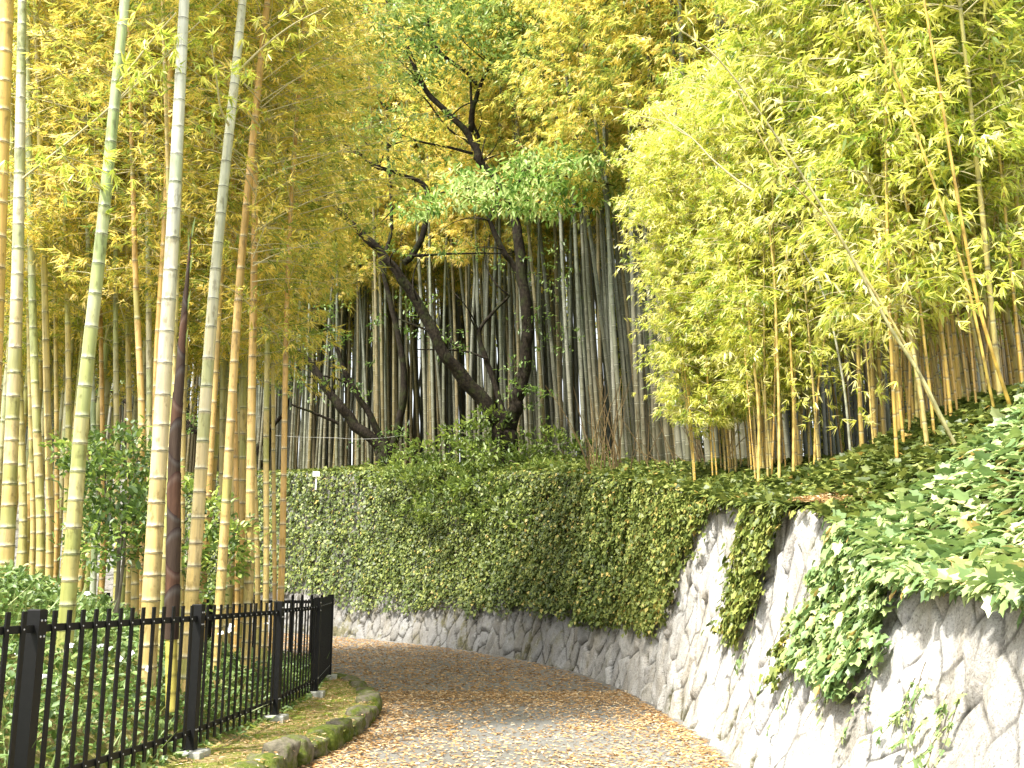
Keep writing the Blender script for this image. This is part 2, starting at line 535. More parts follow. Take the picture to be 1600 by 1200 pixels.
def wall_at(s):
    r = np.stack([np.interp(s, ARC, DW[:, k]) for k in range(5)], -1)
    F = np.stack([r[..., 0], r[..., 1], zpath(r[..., 1]) - 0.03], -1)
    T = r[..., 2:5]
    d = np.stack([np.interp(s + .05, ARC, DW[:, 0]) - np.interp(s - .05, ARC, DW[:, 0]),
                  np.interp(s + .05, ARC, DW[:, 1]) - np.interp(s - .05, ARC, DW[:, 1])], -1)
    d = unit(d)
    return F, T, d


def wall_pt(s, t):
    """point on the face (t 0 foot .. 1 top) and its outward normal (towards the path)"""
    F, T, d = wall_at(s)
    up = T - F
    p = F + up * t[..., None]
    nb = 0.10 * np.sin(np.pi * t) ** 1.0        # slight concave sweep of the batter
    along = np.stack([d[..., 0], d[..., 1], np.zeros_like(d[..., 0])], -1)
    n = unit(np.cross(unit(up), along))
    out = np.stack([-d[..., 1], d[..., 0], np.zeros_like(d[..., 0])], -1)
    n = np.where((n * out).sum(-1, keepdims=True) < 0, -n, n)
    return p - n * nb[..., None], n, unit(up)


def arc_of_y(y):
    return np.interp(y, DW[:, 1], ARC)


def in_poly(px, py, poly):
    poly = np.asarray(poly, float)
    r = np.zeros(px.shape, bool)
    j = len(poly) - 1
    for i in range(len(poly)):
        xi, yi = poly[i]; xj, yj = poly[j]
        c = ((yi > py) != (yj > py)) & (px < (xj - xi) * (py - yi) / (yj - yi + 1e-12) + xi)
        r ^= c
        j = i
    return r


BARE = [  # where the stones show, as drawn on the wall face
    [(380, 925), (440, 928), (520, 936), (600, 943), (700, 947), (800, 949), (850, 952), (880, 957), (910, 966), (960, 968), (1000, 985),
     (1030, 988), (1050, 950), (1064, 890), (1092, 848), (1116, 796), (1178, 792), (1172, 850), (1154, 900), (1134, 965), (1130, 990),
     (1160, 1002), (1180, 960), (1206, 880), (1240, 796), (1330, 800), (1306, 870), (1290, 920), (1276, 965), (1238, 1005), (1222, 1050),
     (1236, 1092), (1250, 1122), (1285, 1132), (1322, 1128), (1345, 1100), (1352, 1065), (1390, 1025), (1402, 975), (1415, 925), (1480, 940),
     (1530, 918), (1560, 940), (1640, 950), (2400, 960), (2400, 3000), (380, 3000)],
]


def is_bare(p, s):
    px, py = to_px(p)
    px = px + 22 * (fbm(p[..., 1] * 6, p[..., 2] * 6, seed=3) - .5) * 2 + rs.normal(0, 4, px.shape)
    py = py + 24 * (fbm(p[..., 1] * 6 + p[..., 0] * 6, p[..., 2] * 3, seed=4) - .5) * 2 + rs.normal(0, 5, py.shape)
    b = in_poly(px, py, BARE[0])
    return b & (p[..., 1] > 3)


# ---- wall mesh with real joints
def build_wall():
    ys = []
    s = arc_of_y(1.0)
    while s < ARC_MAX:
        y = np.interp(s, ARC, DW[:, 1])
        ys.append(s)
        s += 0.019 if y < 12 else 0.026 if y < 24 else (0.035 if y < 33 else .3)
    S = np.array(ys); nt_ = 150
    Tt = np.linspace(0, 1, nt_)
    SS, TT = np.meshgrid(S, Tt, indexing='ij')
    p, n, up = wall_pt(SS, TT)
    F, T, _ = wall_at(SS)
    Hh = np.linalg.norm(T - F, axis=-1) * TT
    a = 0.52
    # warp for natural joints
    wx = SS + .16 * (fbm(SS * 1.9, Hh * 1.4, seed=11) - .5)
    wy = Hh * .66 + .12 * (fbm(SS * 1.6, Hh * 1.6, seed=21) - .5)
    j0 = np.floor(wy / (a * .5)).astype(np.int64); i0 = np.floor(wx / a).astype(np.int64)
    cs = []
    for dj in range(-2, 4):
        for di in range(-2, 3):
            jj = j0 + dj; ii = i0 + di
            cx = (ii + .5 * (jj % 2)) * a + (_h(ii, jj, 0 * ii, 5) - .5) * a * .56
            cy = jj * a * .5 + (_h(ii, jj, 0 * ii, 6) - .5) * a * .30
            cs.append((cx, cy, _h(ii, jj, 0 * ii, 8), _h(ii, jj, 0 * ii, 9)))
    CX = np.stack([c[0] for c in cs]); CY = np.stack([c[1] for c in cs]); CR = np.stack([c[2] for c in cs]); CR2 = np.stack([c[3] for c in cs])
    D = (CX - wx) ** 2 + (CY - wy) ** 2
    o = np.argsort(D, axis=0)
    g = lambda A, k: np.take_along_axis(A, o[k:k + 1], 0)[0]
    c1x, c1y = g(CX, 0), g(CY, 0)
    edge = np.full(wx.shape, 9.0)
    for k in range(1, 7):
        c2x, c2y = g(CX, k), g(CY, k)
        mx, my = (c1x + c2x) / 2, (c1y + c2y) / 2
        L = np.hypot(c2x - c1x, c2y - c1y) + 1e-6
        edge = np.minimum(edge, ((mx - wx) * (c2x - c1x) + (my - wy) * (c2y - c1y)) / L)
    edge = edge + .016 * (fbm(SS * 9, Hh * 9, seed=33) - .5)
    r1, r2 = g(CR, 0), g(CR2, 0)
    bulge = sstep(-.01, .06, edge) ** .8 * (.034 + .02 * sstep(10, 16, p[..., 1]))
    tilt = ((wx - c1x) * (r1 - .5) + (wy - c1y) * (r2 - .5)) * .42
    rough = (fbm(SS * 6, Hh * 2.2, seed=41, octv=5) - .5) * .13
    jm = sstep(.0, .05, edge)
    disp = -.05 + bulge + (tilt + rough) * jm + (r1 - .5) * .035 * jm
    p = p + n * disp[..., None]
    joint = (1 - sstep(.003, .019, edge)) * (.35 + .65 * fbm(SS * 3, Hh * 3, seed=77))
    mossy = np.clip(.25 + .9 * sstep(.06, .0, edge) + .5 * sstep(.6, .0, Hh) + 1.0 * sstep(15, 24, p[..., 1]), 0, 1.6)  # moss in joints and at the foot, plus shade painted on the far stretch
    far_shade = sstep(14, 22, p[..., 1])  # painted shade: darkens stones and joints along the far stretch
    col = np.stack([(.5 + .5 * r2) * (1 - .8 * far_shade), np.clip(joint * (1 + far_shade), 0, 1), mossy], -1)  # mossy holds moss plus the shade painted on the far stretch
    ni, nj = SS.shape
    I, J = np.meshgrid(np.arange(ni - 1), np.arange(nj - 1), indexing='ij')
    q = np.stack([I * nj + J, (I + 1) * nj + J, (I + 1) * nj + J + 1, I * nj + J + 1], -1).reshape(-1, 4)
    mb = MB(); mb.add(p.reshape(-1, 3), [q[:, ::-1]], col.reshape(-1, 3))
    # rough earth back so that the wall has depth
    topv = p[:, -1]; _, _, dd = wall_at(S)
    outd = np.stack([dd[:, 1], -dd[:, 0], np.zeros(len(S))], -1)
    b1 = topv + outd * .45 + np.array([0, 0, .02]); b2 = b1 - np.array([0, 0, 1.0])
    vv = np.stack([topv, b1, b2], 1).reshape(-1, 3)
    i = np.arange(ni - 1)[:, None]; k = np.arange(2)[None]
    q = np.stack([i * 3 + k, (i + 1) * 3 + k, (i + 1) * 3 + k + 1, i * 3 + k + 1], -1).reshape(-1, 4)
    mb.add(vv, [q[:, ::-1]], np.tile([[.3, .1, .9]], (len(vv), 1)))
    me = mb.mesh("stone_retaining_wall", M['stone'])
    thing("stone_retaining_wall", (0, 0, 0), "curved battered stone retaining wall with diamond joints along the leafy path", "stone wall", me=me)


build_wall()


# ------------------------------------------------------------------ ground above the wall
def bank_z(T, d, y):
    """height of the bank, d metres outward of the wall top"""
    rise = np.interp(y, [3, 8, 10.5, 13, 16, 22, 26, 30, 36], [.9, 1.15, 1.0, .45, .25, .15, .35, .15, .05])
    z = T[..., 2] + .03 + rise * sstep(0, 2.2, d) + .02 * np.clip(d - 2, 0, 60)
    return z


def bank_pt(s, d):
    F, T, dd = wall_at(s)
    out = np.stack([dd[..., 1], -dd[..., 0]], -1)
    x = T[..., 0] + out[..., 0] * d; y = T[..., 1] + out[..., 1] * d
    z = bank_z(T, d, T[..., 1]) + .10 * (fbm(x * .8, y * .8, seed=70) - .5) * np.clip(d, 0, 1)
    return np.stack([x, y, z], -1)


def build_bank():
    S = np.linspace(arc_of_y(-2.5), ARC_MAX, 260)
    dl = np.array([0, .1, .25, .5, .8, 1.1, 1.5, 1.9, 2.4, 3, 4, 5.5, 8, 12, 18, 28, 45, 80, 140])
    SS, DD = np.meshgrid(S, dl, indexing='ij')
    p = bank_pt(SS, DD)
    p[:, 0, 2] -= .06
    ni, nj = SS.shape
    I, J = np.meshgrid(np.arange(ni - 1), np.arange(nj - 1), indexing='ij')
    q = np.stack([I * nj + J, I * nj + J + 1, (I + 1) * nj + J + 1, (I + 1) * nj + J], -1).reshape(-1, 4)
    mb = MB(); mb.add(p.reshape(-1, 3), [q[:, ::-1]])
    link("ground_above_wall", mb.mesh("ground_above_wall", M['soil']), kind="structure")


build_bank()

# one wide sheet under everything
mb = MB()
mb.add([[-200, -60, -.06], [200, -60, -.06], [200, 260, -.06], [-200, 260, -.06]], [np.array([[0, 1, 2, 3]])])
link("ground", mb.mesh("ground", M['soil']), kind="structure")

# ------------------------------------------------------------------ kerb, path, verge and garden ground
KERB = spline(np.array([[-3.1, -3.0], [-2.95, 1.0], [-2.75, 4.0], [-2.35, 6.6], [-1.98, 9.0], [-1.76, 10.6], [-1.66, 12.0], [-1.72, 13.6], [-2.05, 15.2],
                        [-2.62, 16.7], [-3.5, 18.0], [-5.2, 19.6], [-8, 21.4], [-13, 23.6], [-22, 27]]), 600)
KARC = np.concatenate([[0], np.cumsum(np.linalg.norm(np.diff(KERB, axis=0), axis=1))])


def kerb_at(s):
    return np.stack([np.interp(s, KARC, KERB[:, 0]), np.interp(s, KARC, KERB[:, 1])], -1)


def build_path():
    n = 220
    u = np.linspace(0, 1, n)
    L = kerb_at(u ** 1.0 * KARC[-1])
    sR = np.linspace(0, 1, n) * ARC_MAX
    # pair kerb and wall points monotonically
    Rr = np.stack([np.interp(sR, ARC, DW[:, 0]), np.interp(sR, ARC, DW[:, 1])], -1)
    V = np.linspace(0, 1, 14)
    p = L[:, None, :] * (1 - V[None, :, None]) + Rr[:, None, :] * V[None, :, None]
    # widen a little under kerb and wall
    p[:, 0] -= (Rr - L) * 0.02; p[:, -1] += (Rr - L) * .05
    z = zpath(p[..., 1])
    v3 = np.concatenate([p, z[..., None]], -1)
    e = np.minimum(V, 1 - V)[None, :] + 0 * p[..., 0]
    dens = np.clip(1.0 - 2.4 * e, .12, 1) * np.ones_like(p[..., 0])
    dens = np.maximum(dens, sstep(13, 19, p[..., 1]))
    I, J = np.meshgrid(np.arange(n - 1), np.arange(13), indexing='ij')
    q = np.stack([I * 14 + J, I * 14 + J + 1, (I + 1) * 14 + J + 1, (I + 1) * 14 + J], -1).reshape(-1, 4)
    mb = MB(); mb.add(v3.reshape(-1, 3), [q], dens.reshape(-1))
    link("path", mb.mesh("path", M['path']), kind="structure")


build_path()

FENCE = np.array([[-3.50, 1.8], [-3.28, 4.25], [-3.03, 6.7], [-2.72, 9.1], [-2.58, 11.6], [-2.60, 14.0], [-2.82, 16.3]])
FREAR = np.array([[-2.82, 16.3], [-5.0, 17.3], [-7.1, 18.3], [-9.2, 19.3]])
INSIDE = np.vstack([FENCE[::1], FREAR[1:], [[-22, 24], [-40, 0], [-3.6, -5]]])
FALL = np.vstack([[[-3.9, -6]], FENCE, FREAR[1:], [[-22, 25]]])


def dist_poly(x, y, poly):
    r = np.full(np.shape(x), 1e9)
    for a, b in zip(poly[:-1], poly[1:]):
        ab = b - a
        t = np.clip(((x - a[0]) * ab[0] + (y - a[1]) * ab[1]) / (ab @ ab), 0, 1)
        r = np.minimum(r, np.hypot(x - a[0] - t * ab[0], y - a[1] - t * ab[1]))
    return r


def garden_z(x, y):
    x = np.asarray(x, float); y = np.asarray(y, float)
    ins = in_poly(x, y, INSIDE)
    d = np.where(ins, dist_poly(x, y, FALL), 0)
    k = np.interp(y, [0, 10, 12.5, 15, 18], [.62, .62, .42, .20, .12])
    z = zpath(y) + .16 + k * np.minimum(d, 2.2) + .10 * np.clip(d - 2.2, 0, 30)
    return z + .05 * (fbm(x * 1.7, y * 1.7, seed=80) - .5)


def build_garden():
    n = 260
    s = np.linspace(0, KARC[-1], n)
    L = kerb_at(s)
    tgt = np.stack([np.full(n, -46.0), np.interp(s / KARC[-1], [0, .35, .75, 1], [-8, 6, 22, 30])], -1)
    mid = np.stack([np.interp(s, KARC, KERB[:, 0]) * 0 - 9.0, np.interp(s / KARC[-1], [0, .3, .55, .72, 1], [-3, 6, 13, 17, 21])], -1)
    m1 = np.concatenate([np.linspace(0, .12, 7), np.linspace(.14, 1, 34)])
    rows = [L + (mid - L) * a for a in m1] + [mid + (tgt - mid) * a for a in (.1, .3, .6, 1)]
    p = np.stack(rows, 1)
    z = garden_z(p[..., 0], p[..., 1])
    z[:, 0] -= .03
    v = np.concatenate([p, z[..., None]], -1)
    k = len(rows)
    I, J = np.meshgrid(np.arange(n - 1), np.arange(k - 1), indexing='ij')
    q = np.stack([I * k + J, (I + 1) * k + J, (I + 1) * k + J + 1, I * k + J + 1], -1).reshape(-1, 4)
    mb = MB(); mb.add(v.reshape(-1, 3), [q])
    link("garden_ground", mb.mesh("garden_ground", M['verge']), kind="structure")


build_garden()


def make_rock(seed, sx, sy, sz):
    r = np.random.RandomState(seed)
    n = 9
    g = np.linspace(-1, 1, n)
    vs = []; fs = []; cnt = 0
    for ax in range(3):
        for sg in (-1, 1):
            A, B = np.meshgrid(g, g, indexing='ij')
            p = np.zeros((n, n, 3)); p[..., ax] = sg; p[..., (ax + 1) % 3] = A * sg; p[..., (ax + 2) % 3] = B
            vs.append(p.reshape(-1, 3))
            I, J = np.meshgrid(np.arange(n - 1), np.arange(n - 1), indexing='ij')
            q = np.stack([I * n + J, (I + 1) * n + J, (I + 1) * n + J + 1, I * n + J + 1], -1).reshape(-1, 4)
            fs.append(q + cnt); cnt += n * n
    v = np.vstack(vs)
    k = np.linalg.norm(v, axis=1, keepdims=True)
    v = v / k ** .55
    f = fbm(v[:, 0] * 1.4 + seed, v[:, 1] * 1.4, v[:, 2] * 1.4, seed=seed, octv=4)[:, None]
    v = v * (.86 + .42 * (f - .5) * 2 * .6)
    v = v * np.array([sx, sy, sz]) / 2
    # weld the seams
    key = {}
    idx = np.zeros(len(v), int); out = []
    for i, p_ in enumerate(np.round(v, 5)):
        t_ = tuple(p_)
        if t_ not in key:
            key[t_] = len(out); out.append(v[i])
        idx[i] = key[t_]
    return np.array(out), [idx[f_] for f_ in fs]


def build_kerb():
    s = np.interp(6.2, KERB[:, 1], KARC); k = 0
    ordn = "first second third fourth fifth sixth seventh eighth ninth tenth eleventh twelfth thirteenth fourteenth fifteenth sixteenth seventeenth eighteenth nineteenth twentieth".split()
    send = np.interp(19.5, KERB[:, 1], KARC)
    looks = ["long mossy kerb stone", "rough brown kerb stone", "rounded kerb stone with green moss", "pale weathered kerb stone"]
    while s < send:
        r = np.random.RandomState(100 + k)
        ln = r.uniform(.36, .78); hh = r.uniform(.17, .29)
        a, b = kerb_at(s), kerb_at(s + ln)
        c = (a + b) / 2; d = b - a; ang = math.atan2(d[1], d[0])
        nrm = np.array([-d[1], d[0]]) / np.hypot(*d)
        v, f = make_rock(200 + k, ln * .99, r.uniform(.30, .38), hh * 1.25)
        mb = MB(); mb.add(v, f)
        c = c + nrm * .10 * 1
        pz = float(zpath(c[1])) + hh * .42
        lab = "%s, %s in the row from the near end" % (looks[r.randint(4)], ordn[k] if k < 20 else "last but one")
        o = thing("kerb_stone", (c[0], c[1], pz), lab, "kerb stone", "mossy stones edging the path", ang + r.uniform(-.08, .08), mb.mesh("kerb_stone", M['kerb']))
        o.rotation_euler[0] = r.uniform(-.08, .08)
        s += ln * .97; k += 1
        if k > 20:
            break


build_kerb()


# ------------------------------------------------------------------ fallen leaves
def scatter_flat(n, xr, yr, acc, zf, ln, wd, lift=.004, r=rs, tints=(0.1, 1.0)):
    x = r.uniform(*xr, n); y = r.uniform(*yr, n)
    keep = r.rand(n) < acc(x, y)
    x, y = x[keep], y[keep]; m = len(x)
    z = zf(x, y) + lift + r.rand(m) * .012
    a = r.uniform(0, 2 * math.pi, m)
    d = np.stack([np.cos(a), np.sin(a), r.normal(0, .13, m)], -1)
    nn = np.stack([r.normal(0, .22, m), r.normal(0, .22, m), np.ones(m)], -1)
    return np.stack([x, y, z], -1), d, nn, ln * r.uniform(.6, 1.3, m), wd * r.uniform(.6, 1.3, m), r.uniform(*tints, m)


def wall_x(y):
    return np.interp(y, WALL[:, 1], WALL[:, 0])


def kerb_x(y):
    return np.interp(y, KERB[:, 1], KERB[:, 0])


mb = MB()


def acc_path(x, y):
    wx_, kx_ = wall_x(y), kerb_x(y)
    ins = (x < wx_ - .02) & (x > kx_ + .0)
    e = np.minimum(wx_ - x, x - kx_)
    dens = .10 + .95 * np.exp(-np.maximum(e, 0) / .5) + 1.0 * (fbm(x * 1.3, y * .9, seed=50) - .45)
    dens = np.maximum(dens * .72, sstep(12, 17, y) * .9)
    return np.clip(dens, .05, 1) * ins


P0, d0, n0, l0, w0, t0 = scatter_flat(80000, (-3, 2.3), (4.5, 16), acc_path, lambda x, y: zpath(y), .066, .020, lift=.006)
leaves(mb, P0, d0, n0, l0, w0, t0, 'bent')
P0, d0, n0, l0, w0, t0 = scatter_flat(60000, (-12, 2.2), (16, 37), acc_path, lambda x, y: zpath(y), .085, .030, tints=(0, .75))
leaves(mb, P0, d0, n0, l0, w0, t0, 'blade')


def acc_verge(x, y):
    kx_ = kerb_x(y)
    d = dist_poly(x, y, FENCE)
    ins = (x < kx_) & ~in_poly(x, y, INSIDE)
    return ins * np.clip(.45 + .8 * (fbm(x * 2.5, y * 2.5, seed=60) - .4), 0, 1)


P0, d0, n0, l0, w0, t0 = scatter_flat(16000, (-3.6, -1.6), (4.5, 18), acc_verge, garden_z, .055, .016, lift=.012, tints=(.2, 1))
leaves(mb, P0, d0, n0, l0, w0, t0, 'blade')
# a drift of litter on top of the wall
sq = arc_of_y(9.6) + rs.normal(0, .35, 900); dq = np.abs(rs.normal(.25, .3, 900))
pq = bank_pt(sq, dq); pq[:, 2] += .06 + rs.rand(900) * .03
a = rs.uniform(0, 6.28, 900)
leaves(mb, pq, np.stack([np.cos(a), np.sin(a), rs.normal(0, .2, 900)], -1), np.stack([rs.normal(0, .3, 900), rs.normal(0, .3, 900), np.ones(900)], -1), .06, .018, rs.uniform(.2, 1, 900))
link("fallen_leaves", mb.mesh("fallen_leaves", M['litter'], smooth=False), kind="stuff", label="tan fallen bamboo leaves strewn over the path and verge")

# ------------------------------------------------------------------ moss and short grass on the verge
mb = MB()
n = 26000
x = rs.uniform(-3.6, -1.6, n); y = rs.uniform(4.5, 18, n)
keep = (rs.rand(n) < np.clip(1.6 * (fbm(x * 3, y * 3, seed=61) - .32), 0, 1)) & (x < kerb_x(y) + .02) & ~in_poly(x, y, INSIDE)
x, y = x[keep], y[keep]; m = len(x)
dr = np.stack([rs.normal(0, .5, m), rs.normal(0, .5, m), np.ones(m)], -1)
leaves(mb, np.stack([x, y, garden_z(x, y) - .005], -1), dr, rvec(m), rs.uniform(.02, .055, m), .006, rs.uniform(.1, .9, m), 'blade')
link("grass", mb.mesh("grass", M['grass']), kind="stuff", label="short mossy grass on the verge between kerb and fence")

# ------------------------------------------------------------------ ground cover behind the fence
mb = MB()
n = 70000
x = rs.uniform(-11, -2.6, n); y = 5.0 + 13.5 * rs.rand(n) ** 1.2
d = dist_poly(x, y, FENCE)
keep = in_poly(x, y, INSIDE) & (rs.rand(n) < np.clip(1.25 - d * .07, .1, 1))
x, y, d = x[keep], y[keep], d[keep]; m = len(x)
hgt = (.12 + .30 * fbm(x * 1.6, y * 1.6, seed=66)) * sstep(.0, .35, d)
z = garden_z(x, y) + hgt * rs.rand(m) ** .6 + .01
dr = np.stack([rs.normal(.1, .8, m), rs.normal(-.35, .8, m), rs.normal(.25, .45, m)], -1)
nn = np.stack([rs.normal(0, .5, m), rs.normal(-.3, .5, m), np.ones(m)], -1)
lum = np.clip(.2 + .6 * rs.rand(m) + .35 * (fbm(x * 2, y * 2, seed=67) - .5), 0, .9)
lum[rs.rand(m) < .02] = 1
leaves(mb, np.stack([x, y, z], -1), dr, nn, rs.uniform(.05, .11, m), rs.uniform(.028, .05, m), lum, 'oval')
# some long grassy blades
m = 2600
x = rs.uniform(-8, -2.8, m); y = rs.uniform(6, 16, m); k_ = in_poly(x, y, INSIDE); x, y = x[k_], y[k_]; m = len(x)
dr = np.stack([rs.normal(.2, .5, m), rs.normal(-.2, .5, m), rs.uniform(.5, 1.2, m)], -1)
leaves(mb, np.stack([x, y, garden_z(x, y)], -1), dr, rvec(m), rs.uniform(.25, .5, m), .014, rs.uniform(.5, .95, m), 'bent')
link("ground_cover", mb.mesh("ground_cover", M['cover']), kind="stuff", label="leafy green ground cover behind the black fence")

# small white flowers
fm = MB()
for k in range(5):
    a = k * 2 * math.pi / 5
    leaves(fm, [[0, 0, 0]], [[math.cos(a), math.sin(a), .25]], [[0, 0, 1.]], .028, .024, .5, 'oval')
tube(fm, [[0, 0, -.05], [0, 0, -.02], [0, 0, .004]], [.002, .002, .004], 5, mat=1)
flower_me = fm.mesh("white_flower", [M['petal'], M['grass']])
for (px, py, Y) in [(68, 1058, 8.3), (157, 1010, 9.2), (172, 1014, 9.6), (186, 1030, 9.3), (168, 1060, 8.9), (233, 1045, 9.2), (240, 1040, 9.5), (136, 928, 11), (357, 985, 11),
                    (362, 978, 11.3), (416, 975, 12.9), (345, 990, 10.9), (110, 1010, 8.8), (30, 1020, 8.4), (205, 1022, 9.3)]:
    p = P(px, py, Y)
    z = max(p[2], float(garden_z(p[0], p[1])) + .05)
    o = thing("white_flower", (p[0], p[1], z), "small white five petalled flower among the ground cover behind the fence", "flower", "white flowers in the ground cover", me=flower_me)
    o.rotation_euler = (rs.uniform(.4, 1.1), rs.uniform(-.4, .4), rs.uniform(-.6, .6)); o.scale = (1.3,) * 3

# ------------------------------------------------------------------ ivy on the wall
def ivy_on_wall():
    far = MB(); near = MB(); stems = MB()
    bands = [(3.0, 6.0, 5200, .115, 'ivy', 'n'), (6.0, 9.0, 8600, .105, 'ivy', 'n'), (9.0, 12.5, 18000, .075, 'ivy', 'f'), (12.5, 17, 34000, .072, 'kite', 'f'),
             (17, 23, 46000, .078, 'kite', 'f'), (23, 30, 46000, .085, 'kite', 'f'), (30, 38, 26000, .11, 'kite', 'f')]
    for (y0, y1, cnt, size, shp, kind) in bands:
        s = rs.uniform(arc_of_y(y0), arc_of_y(y1), cnt)
        t = rs.rand(cnt) ** .9
        p, n, up = wall_pt(s, t)
        bare = is_bare(p, s)
        thick = (.04 + .20 * fbm(s * 1.4, t * 4, seed=90) + .16 * vnoise(s * 4, t * 14, seed=190)) * (.55 if y1 < 17.5 else .9)
        off = thick * rs.rand(cnt) ** .55 + .035
        p = p + n * off[:, None]
        keep = ~bare & (rs.rand(cnt) < np.clip(.55 + 1.3 * (fbm(s * 2.2, t * 7, seed=191) - .33), .25, 1))
        if y0 < 6.5:
            keep &= t > .45
        p, n, up, off, thick, s, t = p[keep], n[keep], up[keep], off[keep], thick[keep], s[keep], t[keep]
        m = len(p)
        sd_ = np.cross(n, up)
        dr = -up * rs.uniform(.3, 1.1, m)[:, None] + sd_ * rs.normal(0, .7, m)[:, None] + n * rs.uniform(-.05, .45, m)[:, None]
        nn = n + rvec(m) * .85 + np.array([0, 0, .45])
        sz = size * rs.uniform(.45, 1.35, m)
        tn = np.clip(.10 + (.16 if 9 <= y0 < 17 else 0) + .72 * rs.rand(m) + .25 * (fbm(s, t * 4, seed=92) - .5), 0, .85)  # the band offset paints sunlight into the ivy of the middle stretch
        autumn = rs.rand(m) < (.02 if y0 > 17 else (.06 if kind == 'f' else .02))
        tn[autumn] = rs.uniform(.93, 1, autumn.sum())
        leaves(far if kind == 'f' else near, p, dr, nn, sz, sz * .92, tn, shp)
    # over the bank
    for (y0, y1, cnt, size, shp, kind, dmax) in [(3.0, 8.5, 12500, .115, 'ivy', 'n', 3.4), (8.5, 12.5, 18000, .095, 'ivy', 'f', 4.2), (12.5, 18, 16000, .09, 'kite', 'f', 4), (18, 26, 14000, .10, 'kite', 'f', 3.2), (26, 38, 14000, .13, 'kite', 'f', 3)]:
        s = rs.uniform(arc_of_y(y0), arc_of_y(y1), cnt); d = rs.rand(cnt) * dmax - .12
        keep = ~((np.abs(s - arc_of_y(9.55)) < .33) & (d < .3))
        s, d = s[keep], d[keep]
        p = bank_pt(s, d); m = len(p)
        p[:, 2] += (.04 + .24 * fbm(p[:, 0] * 1.5, p[:, 1] * 1.5, seed=95) * sstep(-.1, .9, d)) * rs.rand(m) ** .5
        F, T, dd = wall_at(s)
        inn = np.stack([-dd[:, 1], dd[:, 0], np.full(m, -.25)], -1)
        dr = inn * rs.uniform(.2, 1, m)[:, None] + rvec(m) * .6
        nn = np.array([0, 0, 1.0]) + rvec(m) * .5 + inn * .4
        sz = size * rs.uniform(.6, 1.25, m)
        tn = np.clip(.15 + .7 * rs.rand(m) + .25 * (fbm(p[:, 0], p[:, 1], seed=96) - .5), 0, .86)
        au = rs.rand(m) < .015; tn[au] = 1
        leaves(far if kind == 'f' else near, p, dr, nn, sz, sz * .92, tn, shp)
    # trailing runners over the stones
    for (px, py, k) in [(1240, 1010, 9), (1330, 1060, 8), (1590, 1000, 7), (1400, 960, 6), (1165, 1000, 7)]:
        mbr = MB()
        Yq = float(np.interp(px, [1150, 1240, 1400, 1600], [11.2, 9.0, 7.2, 6.0]))
        rr = np.random.RandomState(px)
        for q_ in range(k):
            s0 = arc_of_y(Yq) + rr.normal(0, .35); t0 = rr.uniform(.45, .75); L_ = rr.uniform(.12, .35)
            tt = np.linspace(0, 1, 8)
            sp_, n_, u_ = wall_pt(s0 + .25 * rr.normal() * tt ** 1.4 + .02 * np.sin(tt * 9), t0 - L_ * tt)
            sp_ = sp_ + n_ * (.035 + .02 * rr.rand())
            tube(stems, sp_, np.linspace(.004, .002, 8), 4, cap=False)
            m_ = 12; f_ = rr.rand(m_) * 7
            pl = np.stack([np.interp(f_, np.arange(8), sp_[:, c_]) for c_ in range(3)], -1)
            leaves(near, pl, -u_[0] + rvec(m_, rr) * .7, n_[0] + rvec(m_, rr) * .5 + np.array([0, 0, .4]), rr.uniform(.03, .08, m_), rr.uniform(.03, .07, m_), rr.uniform(.2, .85, m_), 'ivy')
    link("ivy_runners", stems.mesh("ivy_runners", M['stem']), kind="stuff", label="thin ivy runners trailing over the bare stones")
    link("wall_ivy", far.mesh("wall_ivy", M['ivy_far']), kind="stuff", label="small leaved dark ivy covering the curved wall")
    link("large_leaf_ivy", near.mesh("large_leaf_ivy", M['ivy_near']), kind="stuff", label="large bright ivy leaves hanging over the pale stones")


ivy_on_wall()

